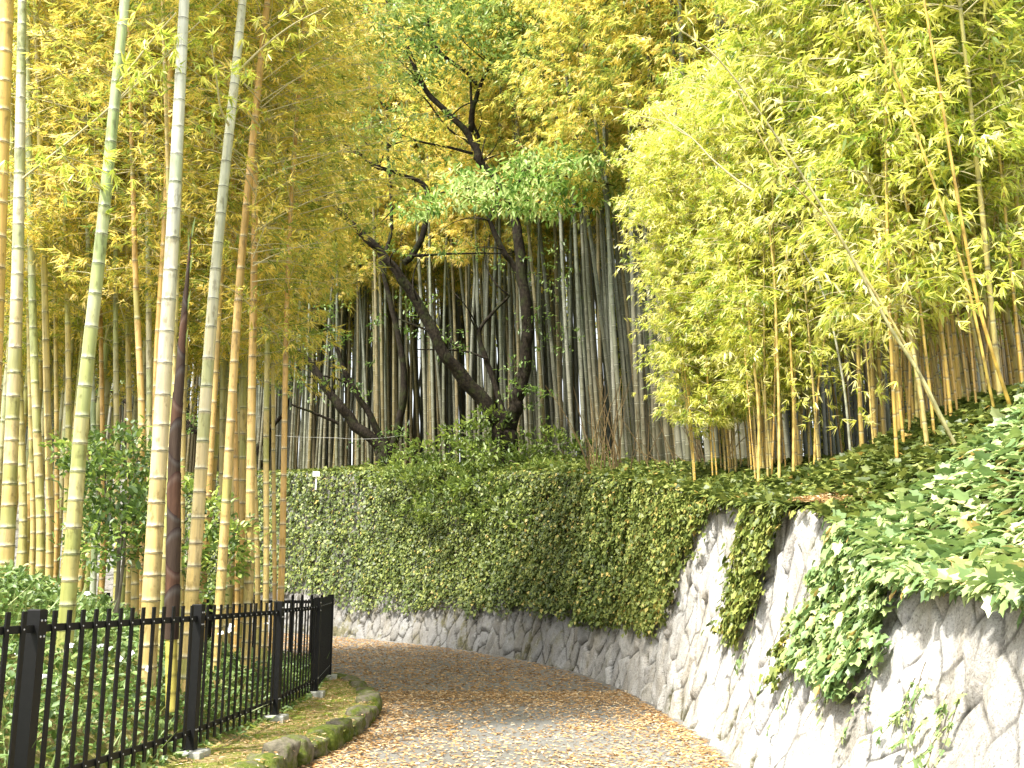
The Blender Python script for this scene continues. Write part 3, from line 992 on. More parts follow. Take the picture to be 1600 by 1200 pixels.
# ------------------------------------------------------------------ fence
def build_fence(pts, label, name, posts, first_post=True, foot=True):
    root = thing(name, (0, 0, 0), label, "fence")
    Ht = 1.25
    for i, p in enumerate(pts):
        if i == 0 and not first_post:
            continue
        zb = float(zpath(p[1])) + .17
        q = pts[min(i + 1, len(pts) - 1)] - pts[max(i - 1, 0)]
        ang = math.atan2(q[1], q[0])
        mb = MB(); box(mb, (p[0], p[1], zb + Ht / 2), (.088, .088, Ht + .02), ang, bev=.006)
        nx = np.array([math.sin(ang), -math.cos(ang)])
        for zz in (Ht - .06, Ht - .16, .22):
            for sdn in (-.02, .02):
                c_ = np.array([p[0] + nx[0] * .0465 + math.cos(ang) * sdn, p[1] + nx[1] * .0465 + math.sin(ang) * sdn])
                tube(mb, [[c_[0] - nx[0] * .006, c_[1] - nx[1] * .006, zb + zz], [c_[0] + nx[0] * .002, c_[1] + nx[1] * .002, zb + zz], [c_[0] + nx[0] * .004, c_[1] + nx[1] * .004, zb + zz]], [.007, .007, .004], 6, mat=1)
        link("post", mb.mesh("post", [M['iron'], M['bolt']], smooth=False), root)
        if foot:
            mb = MB(); box(mb, (p[0] + .01, p[1], zb + .0), (.25, .24, .11), ang, bev=.012)
            link("footing", mb.mesh("footing", M['concrete'], smooth=False), root)
    for i in range(len(pts) - 1):
        a, b = pts[i], pts[i + 1]
        L = np.linalg.norm(b - a); u = (b - a) / L; ang = math.atan2(u[1], u[0])
        nx = np.array([u[1], -u[0]])
        za, zb = float(zpath(a[1])) + .17, float(zpath(b[1])) + .17
        for hz in (Ht - .11, .20):
            c = (a + b) / 2
            mb = MB(); box(mb, (c[0], c[1], (za + zb) / 2 + hz), (L - .085, .022, .048), ang, bev=.003)
            link("rail", mb.mesh("rail", M['iron'], smooth=False), root)
        npk = max(3, int(round(L / .178)) - 1)
        for k in range(npk):
            f = (k + 1) / (npk + 1)
            c = a + (b - a) * f
            z0 = za + (zb - za) * f
            cc = c + nx * .0175
            mb = MB(); box(mb, (cc[0], cc[1], z0 + Ht / 2 + .045), (.046, .012, Ht - .09), ang, bev=.002)
            for hz in (Ht - .11, .20):
                e = c + nx * .0245
                tube(mb, [[e[0] - nx[0] * .003, e[1] - nx[1] * .003, z0 + hz], [e[0] + nx[0] * .002, e[1] + nx[1] * .002, z0 + hz], [e[0] + nx[0] * .004, e[1] + nx[1] * .004, z0 + hz]], [.006, .006, .003], 6, mat=1)
            link("picket", mb.mesh("picket", [M['iron'], M['bolt']], smooth=False), root)
    return root


build_fence(FENCE[1:], "black steel picket fence running beside the mossy verge with concrete post footings", "picket_fence", True)
build_fence(FREAR, "black steel picket fence turning away behind the bamboo from the corner post", "picket_fence", True, first_post=False)

# ------------------------------------------------------------------ bamboo: culms
def culm_mesh(pts_fn, H, r0, r1, cols, node0=.17, node1=.42, sides=14, zs=None, green=0.0, seed=0, taper_pow=1.0, detail=True, mat='culm', maxn=200):
    """pts_fn(z) -> (x, y) offset; cols = (base colour, top colour)"""
    r = np.random.RandomState(seed)
    rings = []; z = 0.02; k = 0
    c0, c1 = np.array(cols[0]), np.array(cols[1])
    while z < H:
        t = z / H
        rad = r0 + (r1 - r0) * t ** taper_pow
        sp = (node0 + (node1 - node0) * min(1, z / 3.5)) * r.uniform(.9, 1.1)
        # colour of this internode
        mixf = np.clip(sstep(.6, 5.5, z) + r.uniform(-.12, .12), 0, 1)
        base = c0 * (1 - mixf) + c1 * mixf
        base = base * r.uniform(.92, 1.07)
        if green > 0 and r.rand() < green:
            base = base * .55 + np.array([.20, .30, .06]) * .45
        pale = base * .55 + np.array([.62, .62, .50]) * .45
        dark = base * .28
        if detail:
            rings += [(z - .010, rad * 1.0, base * .85), (z - .005, rad * 1.05, pale), (z, rad * 1.065, dark), (z + .006, rad * 1.03, dark), (z + .012, rad * .985, pale), (z + .045, rad * .975, base * 1.02),
                      (z + sp * .5, rad * .985, base), (z + sp * .9, rad * .99, base * .97)]
        else:
            rings += [(z - .012, rad, base), (z, rad * 1.05, pale), (z + .012, rad, dark), (z + .03, rad * .98, base)]
        z += sp; k += 1
        if k > maxn:
            break
    zz = np.array([a[0] for a in rings]); rr = np.array([a[1] for a in rings]); cc = np.array([a[2] for a in rings])
    zz[0] = min(zz[0], -.25)
    zz = np.concatenate([[-.45], zz[1:]]) if zz[0] <= -.2 else zz
    o = pts_fn(zz)
    pts = np.stack([o[0], o[1], zz], -1)
    mb = MB()
    tube(mb, pts, rr, sides, cc, cap=False)
    return mb.mesh("culm", M[mat])


YEL = (.60, .44, .17); YGR = (.50, .43, .16); ORA = (.58, .36, .12); PALE = (.56, .56, .44); GRY = (.40, .43, .33); GRN = (.36, .42, .20)


# foliage of one culm: branches with leaf sprays
def crown_mesh(seed, z0, z1, rad, nbr, nspray, nleaf, ln, wd, mat, axis=lambda z: (0 * z, 0 * z), droop=.6, twig=True, mid=.45, shape='blade', name="foliage", up=.5, taper=.5):
    r = np.random.RandomState(seed)
    mb = MB()
    z = z0 + (z1 - z0) * r.rand(nbr) ** .9
    a = r.uniform(0, 2 * math.pi, nbr)
    ft = (z - z0) / (z1 - z0)
    L = rad * r.uniform(.45, 1.1, nbr) * (1 - taper * ft ** 1.5) * np.clip(.45 + ft * 3, 0, 1)
    ax, ay = axis(z)
    out = np.stack([np.cos(a), np.sin(a)], -1)
    sp, sdv = [], []
    for i in range(nbr):
        t = np.linspace(0, 1, 5)
        rise = up * L[i] * (t - .55 * droop * 2 * t ** 2)
        side = r.normal(0, .12) * L[i] * t ** 2
        pts = np.stack([ax[i] + out[i, 0] * L[i] * t - out[i, 1] * side, ay[i] + out[i, 1] * L[i] * t + out[i, 0] * side, z[i] + rise], -1)
        if twig:
            tube(mb, pts, np.linspace(.009, .002, 5) * max(1, rad / 2), 3, .5, mat=1, cap=False)
        f = r.uniform(.22, 1.02, nspray)
        q = np.stack([np.interp(f, t, pts[:, k]) for k in range(3)], -1)
        q += r.normal(0, .075 * L[i] + .05, (nspray, 3)) * np.array([1, 1, .8])
        dv = np.stack([out[i, 0] + r.normal(0, .7, nspray), out[i, 1] + r.normal(0, .7, nspray), r.normal(-.12, .35, nspray)], -1)
        sp.append(q); sdv.append(unit(dv))
    sp = np.vstack(sp); sdv = np.vstack(sdv)
    n = len(sp) * nleaf
    pos = np.repeat(sp, nleaf, 0); d = np.repeat(sdv, nleaf, 0)
    pos = pos + d * r.uniform(0, ln * .9, (n, 1)) + r.normal(0, ln * .12, (n, 3))
    dd = d + r.normal(0, .55, (n, 3)) + np.array([0, 0, -droop])
    nn = np.array([0, 0, 1.0]) + r.normal(0, .55, (n, 3))
    tn = np.repeat(np.clip(r.normal(.5, .27, len(sp)), 0, 1), nleaf) + r.normal(0, .12, n)
    leaves(mb, pos, dd, nn, ln * r.uniform(.6, 1.2, n), wd * r.uniform(.7, 1.2, n), np.clip(tn, 0, 1), shape)
    return mb.mesh(name, [M[mat], M['twig']])


# ---- grove behind the wall
far_culm = []
for v in range(7):
    r = np.random.RandomState(300 + v)
    lx, ly = r.normal(0, .5), r.normal(0, .5)
    c1 = np.array([.62, .62, .60]) * [(.30, .32, .26), (.24, .27, .21), (.36, .38, .33), (.30, .27, .15), (.22, .23, .18), (.33, .36, .30), (.38, .33, .2)][v]
    c0 = tuple(np.array(c1) * .85 + np.array([.04, .02, 0]))
    far_culm.append((culm_mesh(lambda z, lx=lx, ly=ly: (lx * (z / 15) ** 2, ly * (z / 15) ** 2), 20, .060, .030, (c0, c1), .3, .55, 8, seed=310 + v, detail=False, mat='culm_far', maxn=60), lx, ly))
far_crown = [crown_mesh(400 + v, 7.5, 20.5, 2.5, 76, 15, 8, .20, .040, 'leaf_grove', axis=lambda z, a=far_culm[v % 7]: (a[1] * (z / 15) ** 2, a[2] * (z / 15) ** 2), twig=False, taper=.35) for v in range(7)]


def inst_bamboo(name, loc, label, group, culm_me, crown_me, rotz, sc, cat="bamboo", tilt=(0, 0)):
    o = thing(name, loc, label, cat, group, rotz)
    o.scale = (sc, sc, sc)
    o.rotation_euler = (tilt[0], tilt[1], rotz)
    link("culm", culm_me, o)
    if crown_me is not None:
        link("foliage", crown_me, o)
    return o


def top_z(x, y):
    """approximate ground height on the terrace: nearest wall station"""
    d2 = (DW[::20, 2] - x) ** 2 + (DW[::20, 3] - y) ** 2
    i = int(np.argmin(d2)) * 20
    dist = math.sqrt(float(d2.min()))
    T = DW[i, 2:5]
    return float(bank_z(T[None], np.array([dist]), np.array([T[1]]))[0]) - .05, dist


def behind_wall(x, y):
    yy = np.interp(x, DW[::-1, 2], DW[::-1, 3])
    return y > yy + .5 if x < 2.2 else x > np.interp(y, DW[:, 3], DW[:, 2]) + .5


r = np.random.RandomState(55)
spots = []
tries = 0
while len(spots) < 235 and tries < 20000:
    tries += 1
    px = r.uniform(395, 1240)
    near_lim = np.interp(px, [395, 560, 700, 850, 960, 1050, 1240], [37.5, 34.5, 31, 28, 23.0, 20, 17.5])
    Y = near_lim + abs(r.normal(0, 1)) * (6.0 if px < 850 else 5.0) + .2
    if Y > 52:
        continue
    X = (px - 800) / 1600 * Y
    if any((X - a) ** 2 + (Y - b) ** 2 < .30 ** 2 for a, b in spots):
        continue
    if px > 1130 and r.rand() < .3:
        continue
    spots.append((X, Y))
for i, (X, Y) in enumerate(spots):
    gz, dist = top_z(X, Y)
    v = r.randint(7)
    px = 800 + 1600 * X / Y
    lean = np.interp(px, [400, 620, 800, 950, 1100], [.01, -.035, -.02, -.05, -.045]) + r.normal(0, .014)
    lab, grp = (("grey green bamboo with a bare culm in the dense grove above the ivy wall", "bamboo grove above the far ivy wall") if px < 900 else
                ("grey bamboo with a bare culm in the dark stand beside the golden thicket", "dark bamboo stand beside the golden thicket"))
    crown = far_crown[v]
    if px > 900 and r.rand() < .25:
        crown = far_crown[(v + 1) % 7]
    inst_bamboo("grove_bamboo", (X, Y, gz), lab, grp, far_culm[v][0], crown, r.uniform(0, 6.28) if False else r.uniform(-.5, .5), r.uniform(.85, 1.12), tilt=(r.normal(0, .02), lean + r.normal(0, .012)))

# the deeper mass of the grove: one object of countless culms
mb = MB()
r = np.random.RandomState(56)
cnt = 0
while cnt < 1250:
    px = r.uniform(-60, 1700)
    Y = r.uniform(42, 64) if px < 900 else r.uniform(30, 56)
    X = (px - 800) / 1600 * Y
    gz, _ = top_z(X, Y)
    lx = r.normal(-.4, .6); H = 20
    zz = np.array([0, 3, 6, 10, 14, 17, 20.0])
    c = .6 * np.array([(.22, .24, .19), (.30, .31, .26), (.28, .23, .13), (.16, .17, .13)][r.randint(4)])
    tube(mb, np.stack([X + lx * (zz / 14) ** 1.6, Y + 0 * zz, gz + zz - .3], -1), np.interp(zz, [0, 20], [.075, .03]), 6, np.tile(c, (7, 1)), cap=False)
    cnt += 1
link("distant_bamboo_culms", mb.mesh("distant_bamboo_culms", M['culm_far']), kind="stuff", label="countless far bamboo culms deep in the grove")
mb = MB()
n = 90000
px = rs.uniform(-80, 1700, n); Y = rs.uniform(44, 62, n)
lo = np.interp(px, [0, 420, 600, 850, 1000, 1200, 1700], [10.5, 11.5, 15, 15.5, 16, 10, 8])
z = lo + rs.rand(n) * (34 - lo) + 6 * (fbm(px * .012, Y * .3, seed=120) - .5)
pos = np.stack([(px - 800) / 1600 * Y, Y, z], -1)
holes = fbm(pos[:, 0] * .55, pos[:, 1] * .55, pos[:, 2] * .55, seed=121) > .40
pos = pos[holes]; n = len(pos)
leaves(mb, pos, rvec(n) + np.array([0, 0, -.5]), rvec(n) + np.array([0, -.3, .6]), rs.uniform(.3, .55, n), rs.uniform(.07, .12, n), np.clip(rs.normal(.5, .22, n), 0, 1), 'blade')
link("distant_bamboo_foliage", mb.mesh("distant_bamboo_foliage", M['leaf_grove']), kind="stuff", label="olive yellow leaf mass of the far bamboo grove")

mb = MB()
n = 60000
px = rs.uniform(960, 1750, n); Y = rs.uniform(34, 46, n)
X = (px - 800) / 1600 * Y
z = rs.uniform(3, 15, n)
keep = fbm(X * .5, z * .5, Y * .5, seed=131) > .36 + .10 * (z < 8) * 0
pos = np.stack([X, Y, z], -1)[keep]; n = len(pos)
leaves(mb, pos, rvec(n) + np.array([0, 0, -.5]), rvec(n) + np.array([0, -.3, .6]), rs.uniform(.25, .45, n), rs.uniform(.06, .11, n), np.clip(rs.normal(.3, .2, n), 0, 1), 'blade')
link("undergrowth", mb.mesh("undergrowth", M['leaf_grove']), kind="stuff", label="dense shaded undergrowth behind the golden thicket")

# ------------------------------------------------------------------ bamboo inside the fence
left_crown = [crown_mesh(500 + v, 4.2, 12.5, 2.1, 80, 13, 7, .135, .023, 'leaf_grove', taper=.2, droop=.45) for v in range(6)]
MIDC = [culm_mesh(lambda z, q=q: (q * (z / 12) ** 2, 0 * z), 12, .058, .03, ((YEL, YGR, ORA, YEL)[q_], (GRN, PALE, YGR, GRY)[q_]), .2, .42, 10, seed=520 + q_, mat='culm', green=.25)
        for q_, q in enumerate((.3, -.3, .5, .1))]

# (pixel x, pixel y) from base to top, base distance, width at base in px, at top, colours, green share, label
LEFT = [
    ([(10, 940), (20, 640), (27, 450), (30, 300), (35, 0)], 10.6, 23, 14, YEL, PALE, .3, "thick pale bamboo with yellow foot by the far end of the garden slope"),
    ([(-26, 1000), (-10, 600), (3, 225), (11, 0)], 8.6, 26, 22, ORA, (.62, .42, .10), 0, "smooth orange yellow bamboo cut by the picture's edge"),
    ([(95, 1078), (110, 900), (128, 640), (150, 450), (166, 300), (182, 130), (195, 0)], 9.0, 25, 16, YGR, (.45, .52, .30), .7, "green striped leaning bamboo standing just behind the fence near its heavy post"),
    ([(228, 1100), (235, 945), (245, 780), (258, 560), (268, 400), (278, 200), (288, 0)], 9.4, 29, 17, YEL, (.62, .63, .55), .05, "thickest whitish bamboo beside the dark sheathed shoot"),
    ([(291, 1085), (297, 945), (308, 840), (320, 640), (334, 450), (350, 280), (370, 100), (379, 0)], 9.9, 22, 14, YEL, (.58, .58, .45), .1, "pale straight leaning bamboo just past the dark shoot"),
    ([(336, 1030), (345, 930), (357, 720), (373, 450), (394, 225), (414, 37), (418, 0)], 11.4, 16, 11, YEL, ORA, .05, "golden slender bamboo crossing two thinner culms high up"),
    ([(385, 1010), (389, 940), (393, 640), (397, 412), (400, 225), (404, 60)], 12.2, 16, 9, YEL, ORA, .15, "upright golden bamboo behind the middle fence bay"),
    ([(403, 990), (403, 862), (398, 760), (394, 640), (392, 400)], 13.2, 9, 6, YEL, YGR, .1, "very thin pale bamboo leaning on the upright golden culm"),
    ([(415, 975), (417, 862), (415, 712), (418, 525), (420, 300), (424, 100)], 13.0, 10, 7, YEL, YGR, .2, "thin bamboo second from the outer end of the row"),
    ([(438, 960), (441, 892), (444, 700), (446, 562), (449, 431), (457, 270), (465, 180), (472, 60)], 12.6, 11, 6, ORA, ORA, 0, "lone slim orange bamboo nearest the fence corner"),
    ([(316, 960), (320, 860), (327, 742), (339, 544), (348, 380), (356, 200)], 12.4, 12, 8, ORA, YEL, .1, "orange bamboo half hidden behind the pale leaning one"),
    ([(37, 880), (37, 787), (30, 600), (24, 420), (18, 200)], 13.0, 13, 9, YGR, YGR, .2, "dull yellow bamboo leaning behind the thick pale culm at the slope"),
    ([(67, 868), (62, 760), (56, 640), (50, 450), (46, 260), (42, 60)], 12.6, 14, 10, YEL, (.40, .44, .26), .5, "green grey bamboo leaning toward the thick pale culm"),
    ([(54, 868), (51, 780), (48, 650), (44, 450)], 13.8, 9, 7, YEL, YGR, .1, "narrow yellow bamboo squeezed between two leaning ones"),
    ([(80, 885), (78, 780), (74, 640), (70, 450), (62, 200)], 12.8, 12, 9, YEL, YGR, .15, "bright yellow straight bamboo at the top of the garden slope"),
    ([(90, 862), (89, 750), (88, 600), (86, 420)], 14.4, 8, 6, ORA, YGR, .1, "dark thin bamboo right behind the bright yellow straight one"),
    ([(103, 900), (104, 787), (108, 650), (105, 450), (100, 280), (94, 150)], 13.4, 10, 7, YEL, YGR, .3, "thin pale bamboo behind the green striped leaning culm"),
    ([(147, 915), (149, 780), (146, 650), (140, 500), (136, 300)], 13.6, 10, 7, GRY, GRY, .4, "grey bamboo rising out of the glossy shrub"),
    ([(161, 905), (161, 712), (157, 490), (154, 300)], 14.4, 8, 6, ORA, ORA, 0, "rusty brown bamboo beside the grey one in the shrub"),
    ([(184, 910), (183, 750), (181, 560), (180, 450), (182, 300)], 13.8, 10, 7, YEL, (.42, .44, .28), .4, "green and yellow bamboo behind the middle of the shrub"),
    ([(203, 910), (203, 700), (200, 540), (199, 400), (201, 250)], 14.2, 10, 7, YEL, YGR, .1, "tan bamboo between the shrub and the paired thin culms"),
    ([(214, 940), (208, 860), (214, 780), (225, 700), (212, 450), (208, 300)], 12.0, 13, 8, YEL, ORA, .1, "bent yellow bamboo with swollen foot beneath the shrub"),
    ([(236, 930), (234, 712), (232, 450), (229, 225), (226, 100)], 13.2, 11, 7, YEL, PALE, .3, "pale green slim bamboo close behind the thickest whitish culm"),
    ([(222, 930), (224, 710), (217, 500), (212, 300)], 14.6, 9, 6, ORA, ORA, 0, "brownish thin bamboo behind the pale green slim one"),
    ([(240, 930), (245, 540), (256, 400), (263, 225), (268, 60), (271, 0)], 12.0, 12, 10, ORA, (.62, .40, .12), .0, "orange bamboo hugging the thickest whitish culm all the way up"),
    ([(283, 945), (284, 800), (286, 640), (292, 480)], 13.2, 11, 8, YEL, YGR, .1, "yellow bamboo seen just behind the dark shoot"),
    ([(372, 955), (371, 850), (368, 712), (366, 500)], 14.0, 9, 7, ORA, ORA, .0, "orange brown bamboo behind the small leafy bush"),
    ([(430, 960), (428, 800), (426, 560), (430, 330)], 15.0, 7, 5, ORA, YGR, .0, "faint thin bamboo in the gap before the lone slim orange one"),
    ([(246, 1070), (252, 945), (262, 800), (268, 640)], 10.6, 12, 10, YGR, YGR, .3, "greenish bamboo hidden close behind the thickest whitish culm"),
    ([(277, 1050), (279, 980), (281, 860), (276, 700)], 10.4, 9, 8, YGR, YEL, .3, "short view of a thin culm between shoot and pale leaning bamboo"),
]
LCROWN = {}
for i, (pp, Y, w0_, w1_, c0, c1, gr, lab) in enumerate(LEFT):
    base = P(pp[0][0], pp[0][1], Y)
    gz = float(garden_z(base[0], base[1]))
    pts = np.array([P(a, b, Y) for a, b in pp])
    order = np.argsort(pts[:, 2]); zc = pts[order, 2]; xc = pts[order, 0]
    # extend upward along the last direction
    k = (xc[-1] - xc[-2]) / (zc[-1] - zc[-2])
    Htop = max(12.0, zc[-1] + 4)
    zc2 = np.concatenate([[gz - .3], zc[zc > gz + .1], [Htop]]); xc2 = np.concatenate([[base[0]], xc[zc > gz + .1], [xc[-1] + k * (Htop - zc[-1])]])
    gx = np.interp(gz, zc2, xc2)
    # smooth the polyline
    zz_f = np.linspace(gz - .5, Htop, 60); xx_f = np.interp(zz_f, zc2, xc2)
    for _ in range(10):
        xx_f[1:-1] = (xx_f[:-2] + 2 * xx_f[1:-1] + xx_f[2:]) / 4
    fn = lambda z, gz=gz, zz_f=zz_f, xx_f=xx_f, gx=gx: (np.interp(z + gz, zz_f, xx_f) - gx, 0 * z)
    H = Htop - gz
    r0 = w0_ / 1600 * Y / 2; r1v = w1_ / 1600 * Y / 2
    zt = zc[-1] - gz
    slope = (r1v - r0) / max(zt, 1)
    me = culm_mesh(fn, H, r0, max(.012, r0 + slope * H), (c0, c1), .15 + .03 * (r0 > .06), .30 if Y < 11 else .36, 16 if Y < 11 else 12, green=gr, seed=600 + i)
    o = thing("bamboo", (gx, Y, gz), lab, "bamboo", "bamboos inside the fenced garden")
    link("culm", me, o)
    cr = left_crown[i % 6]
    c_ = link("foliage", cr, o)
    off = float(fn(np.array([8.0]))[0][0])
    c_.location = (off, 0, .6 if Y > 11 else 5.0)
    c_.scale = (1, 1, .85) if Y > 11 else (.75, .75, .5)
    c_.rotation_euler = (0, 0, random.uniform(0, 6.28))
    if i in (0, 2, 4):   # slender side branches crossing the culms
        brs = {0: [[(28, 285), (115, 215), (205, 140), (285, 60), (356, -8)], [(150, 188), (190, 150), (230, 110), (305, 60)]],
               2: [[(183, 132), (205, 105), (240, 60), (275, 20)], [(163, 298), (140, 280), (120, 265), (95, 240)]],
               4: [[(376, 108), (410, 75), (455, 40), (508, 12)], [(360, 200), (345, 170), (338, 120), (330, 70)]]}[i]
        for bi, bp in enumerate(brs):
            q = np.array([P(a, b, Y - .25 * j) for j, (a, b) in enumerate(bp)]) - np.array([gx, Y, gz])
            mb = MB(); tube(mb, spline(q, 14), np.linspace(.014, .005, 14), 6)
            rr_ = np.random.RandomState(i * 7 + bi)
            bo = link("branch", mb.mesh("branch", M['twig']), o)
            # sprays along the branch
            mb2 = MB(); nS = 34; q2 = spline(q, 40)
            sp_ = q2[rr_.randint(8, 40, nS)] + rr_.normal(0, .16, (nS, 3)); nl = 7
            pos = np.repeat(sp_, nl, 0); nn_ = len(pos)
            dv = np.repeat(rvec(nS, rr_) * .8 + np.array([.3, 0, -.3]), nl, 0) + rr_.normal(0, .5, (nn_, 3))
            leaves(mb2, pos, dv, rvec(nn_, rr_) * .6 + np.array([0, 0, 1]), rr_.uniform(.09, .16, nn_), .02, rr_.uniform(.1, .8, nn_), 'blade')
            link("leaves", mb2.mesh("leaves", M['leaf_gold']), bo)

# further bamboos filling the garden behind, seen mostly as foliage
r = np.random.RandomState(77)
k = 0
while k < 42:
    px = r.uniform(-60, 330) if k < 36 else r.uniform(330, 400)
    Y = r.uniform(15, 26) if k < 36 else r.uniform(15, 17.5)
    X = (px - 800) / 1600 * Y
    if Y > 18.2 + .47 * (-X - 7) and X > -9 and px > 395:
        pass
    inside_g = bool(in_poly(np.array([X]), np.array([Y]), INSIDE)[0])
    if not inside_g:
        continue
    gz = float(garden_z(X, Y))
    v = r.randint(4)
    inst_bamboo("garden_bamboo", (X, Y, gz), "slender bamboo in the crowded back of the fenced garden", "slender bamboos at the back of the garden", MIDC[v], left_crown[r.randint(6)],
                r.uniform(0, 6.28), r.uniform(.95, 1.25), tilt=(r.normal(0, .02), r.normal(.02, .02)))
    k += 1

# bamboos on the far terrace past the bend whose crowns overhang the middle
r = np.random.RandomState(78)
for (px, Y) in [(-40, 40), (20, 42), (60, 39), (110, 43), (160, 40), (205, 42.5), (250, 41), (290, 39.5), (330, 42), (365, 40), (400, 39), (440, 38.5), (480, 38), (520, 37), (555, 36)]:
    X = (px - 800) / 1600 * Y
    gz, _ = top_z(X, Y)
    v = r.randint(7)
    inst_bamboo("grove_bamboo", (X, Y, gz), "grey green bamboo standing on the terrace beyond the path's bend", "bamboos beyond the bend of the path", far_culm[v][0], far_crown[v], r.uniform(-.5, .5), r.uniform(.85, 1.0), tilt=(0, r.normal(0, .02)))

# ------------------------------------------------------------------ dark sheathed shoot
def build_shoot():
    pp = [(268, 1112), (268, 1000), (271, 850), (273, 700), (280, 600), (287, 500), (294, 420), (299, 365)]
    Y = 9.1
    pts = np.array([P(a, b, Y) for a, b in pp]); base = pts[0].copy()
    gz = float(garden_z(base[0], Y)); base[2] = gz
    q = spline(pts - base, 160)
    h = (q[:, 2] - q[0, 2]) / (q[-1, 2] - q[0, 2])
    o = thing("bamboo_shoot", base, "tall dark brown sheathed bamboo shoot tapering to a point between two pale culms", "bamboo shoot", "bamboos inside the fenced garden")
    mb = MB()
    # overlapping sheath segments: each flares at its foot edge and hugs above, with a slanting dark margin
    nseg = 15
    ed = np.linspace(.14, 1.0, nseg + 1)
    sides = 18
    for s in range(nseg):
        a, b = ed[s], ed[s + 1] + .035
        tt = np.linspace(a, min(b, 1.0), 10)
        cen = np.stack([np.interp(tt, h, q[:, k]) for k in range(3)], -1)
        R0 = .057 * (1 - ((tt - .14) / .86) ** 2.2) + .003
        th = np.arange(sides) / sides * 2 * math.pi
        phase = s * math.pi + .6
        lip = np.linspace(1.0, 1.10, 10)
        ring = []
        col = []
        for i in range(10):
            # upper edge is slanted round the stem
            dz = .075 * np.cos(th + phase) * (i / 9.0)
            rr_ = R0[i] * lip[i]
            ring.append(np.stack([cen[i, 0] + rr_ * np.cos(th), cen[i, 1] + rr_ * np.sin(th), cen[i, 2] + dz], -1))
            cc = np.array([.055, .036, .024]) if i < 8 else np.array([.080, .068, .058])
            if i == 9:
                cc = np.array([.03, .015, .012])
            if s % 3 == 1:
                cc = cc * np.array([1.5, 1.15, 1.0])
            col.append(np.tile(cc, (sides, 1)))
        V = np.concatenate(ring); C_ = np.concatenate(col)
        I = np.arange(9)[:, None]; J = np.arange(sides)[None]; K = (J + 1) % sides
        f = np.stack([I * sides + J, I * sides + K, (I + 1) * sides + K, (I + 1) * sides + J], -1).reshape(-1, 4)
        mb.add(V, [f], C_)
    link("sheath", mb.mesh("sheath", M['sheath']), o)
    # bare yellow foot
    zz = q[h < .17]
    mb = MB(); rr_ = np.full(len(zz), .050)
    cc = np.tile(np.array([.52, .44, .10]), (len(zz), 1)); cc[::6] *= .5
    tube(mb, zz, rr_, 14, cc); link("culm", mb.mesh("culm", M['culm']), o)
    mb = MB(); top = q[-1]
    for k in range(7):
        leaves(mb, [top - np.array([0, 0, .06 + .18 * k])], [[.12 * (-1) ** k, -.05, 1]], [[0, -1, .2]], .24, .022, .5 + .05 * k, 'bent')
    link("leaf_tip", mb.mesh("leaf_tip", M['leaf_bush']), o)


build_shoot()


# ------------------------------------------------------------------ shrubs
def blob(mb, c, rad, ncl, nl, ln, wd, shape, seed, tn=(.1, .9), hollow=.45, outw=.8, clr=.30, mat=0, up=.25):
    r = np.random.RandomState(seed)
    d = rvec(ncl, r); rr_ = (hollow + (1 - hollow) * r.rand(ncl)) ** (1 / 1.4)
    bump = .75 + .5 * vnoise(d[:, 0] * 2.2 + seed, d[:, 1] * 2.2, d[:, 2] * 2.2, seed=seed)
    cc = np.asarray(c) + d * np.asarray(rad) * (rr_ * bump)[:, None]
    n = ncl * nl
    pos = np.repeat(cc, nl, 0) + r.normal(0, clr * min(rad), (n, 3))
    dv = np.repeat(d, nl, 0) * outw + rvec(n, r) * .8 + np.array([0, 0, up])
    nn = rvec(n, r) * .6 + np.array([0, 0, 1.0])
    t_ = np.clip(np.repeat(r.uniform(*tn, ncl), nl) + r.normal(0, .13, n), 0, 1)
    leaves(mb, pos, dv, nn, ln * r.uniform(.6, 1.25, n), wd * r.uniform(.7, 1.2, n), t_, shape, mat)


def shrub(name, base, blobs, label, cat, mat, ln, wd, shape, stems, seed, tn=(.1, .9), cl=1.0):
    o = thing(name, base, label, cat)
    mb = MB()
    for i, (c, rad, ncl, nl) in enumerate(blobs):
        blob(mb, np.asarray(c) - np.asarray(base), rad, int(ncl * cl), nl, ln, wd, shape, seed + i, tn)
    link("foliage", mb.mesh("foliage", M[mat]), o)
    mb = MB()
    r = np.random.RandomState(seed)
    for st in stems:
        q = np.asarray(st, float) - np.asarray(base)
        tube(mb, spline(q, 10), np.linspace(.022, .006, 10), 6)
    link("stem", mb.mesh("stem", M['stem']), o)
    return o


# glossy shrub among the bamboos
Y = 11.6
b0 = P(185, 900, Y); b0[2] = float(garden_z(b0[0], Y))
bl = []
for (px, py, rx, rz, ncl) in [(125, 700, .28, .22, 26), (165, 770, .40, .42, 70), (215, 720, .34, .34, 50), (200, 830, .42, .36, 70), (150, 850, .30, .34, 40), (235, 800, .22, .4, 34), (120, 745, .2, .2, 16), (170, 690, .2, .16, 14)]:
    bl.append((P(px, py, Y), (rx, .42, rz), int(ncl * .6), 12))
st = [[b0, P(195, 830, Y), P(160, 765, Y), P(128, 700, Y)], [b0, P(190, 840, Y), P(205, 770, Y), P(218, 700, Y)], [b0, P(185, 850, Y), P(165, 780, Y), P(168, 690, Y)]]
shrub("glossy_shrub", b0, bl, "glossy green shrub with bright new tips growing between the bamboos", "shrub", 'leaf_camellia', .095, .048, 'oval', st, 900, tn=(.15, 1))
b1 = P(340, 940, 11.9); b1[2] = float(garden_z(b1[0], 11.9))
bl = [(P(px, py, 11.9), (rx, .3, rz), int(ncl * .6), 10) for (px, py, rx, rz, ncl) in [(330, 810, .24, .26, 30), (350, 870, .28, .22, 34), (372, 830, .2, .2, 22), (310, 775, .14, .16, 12), (300, 860, .18, .3, 22), (330, 920, .3, .2, 22)]]
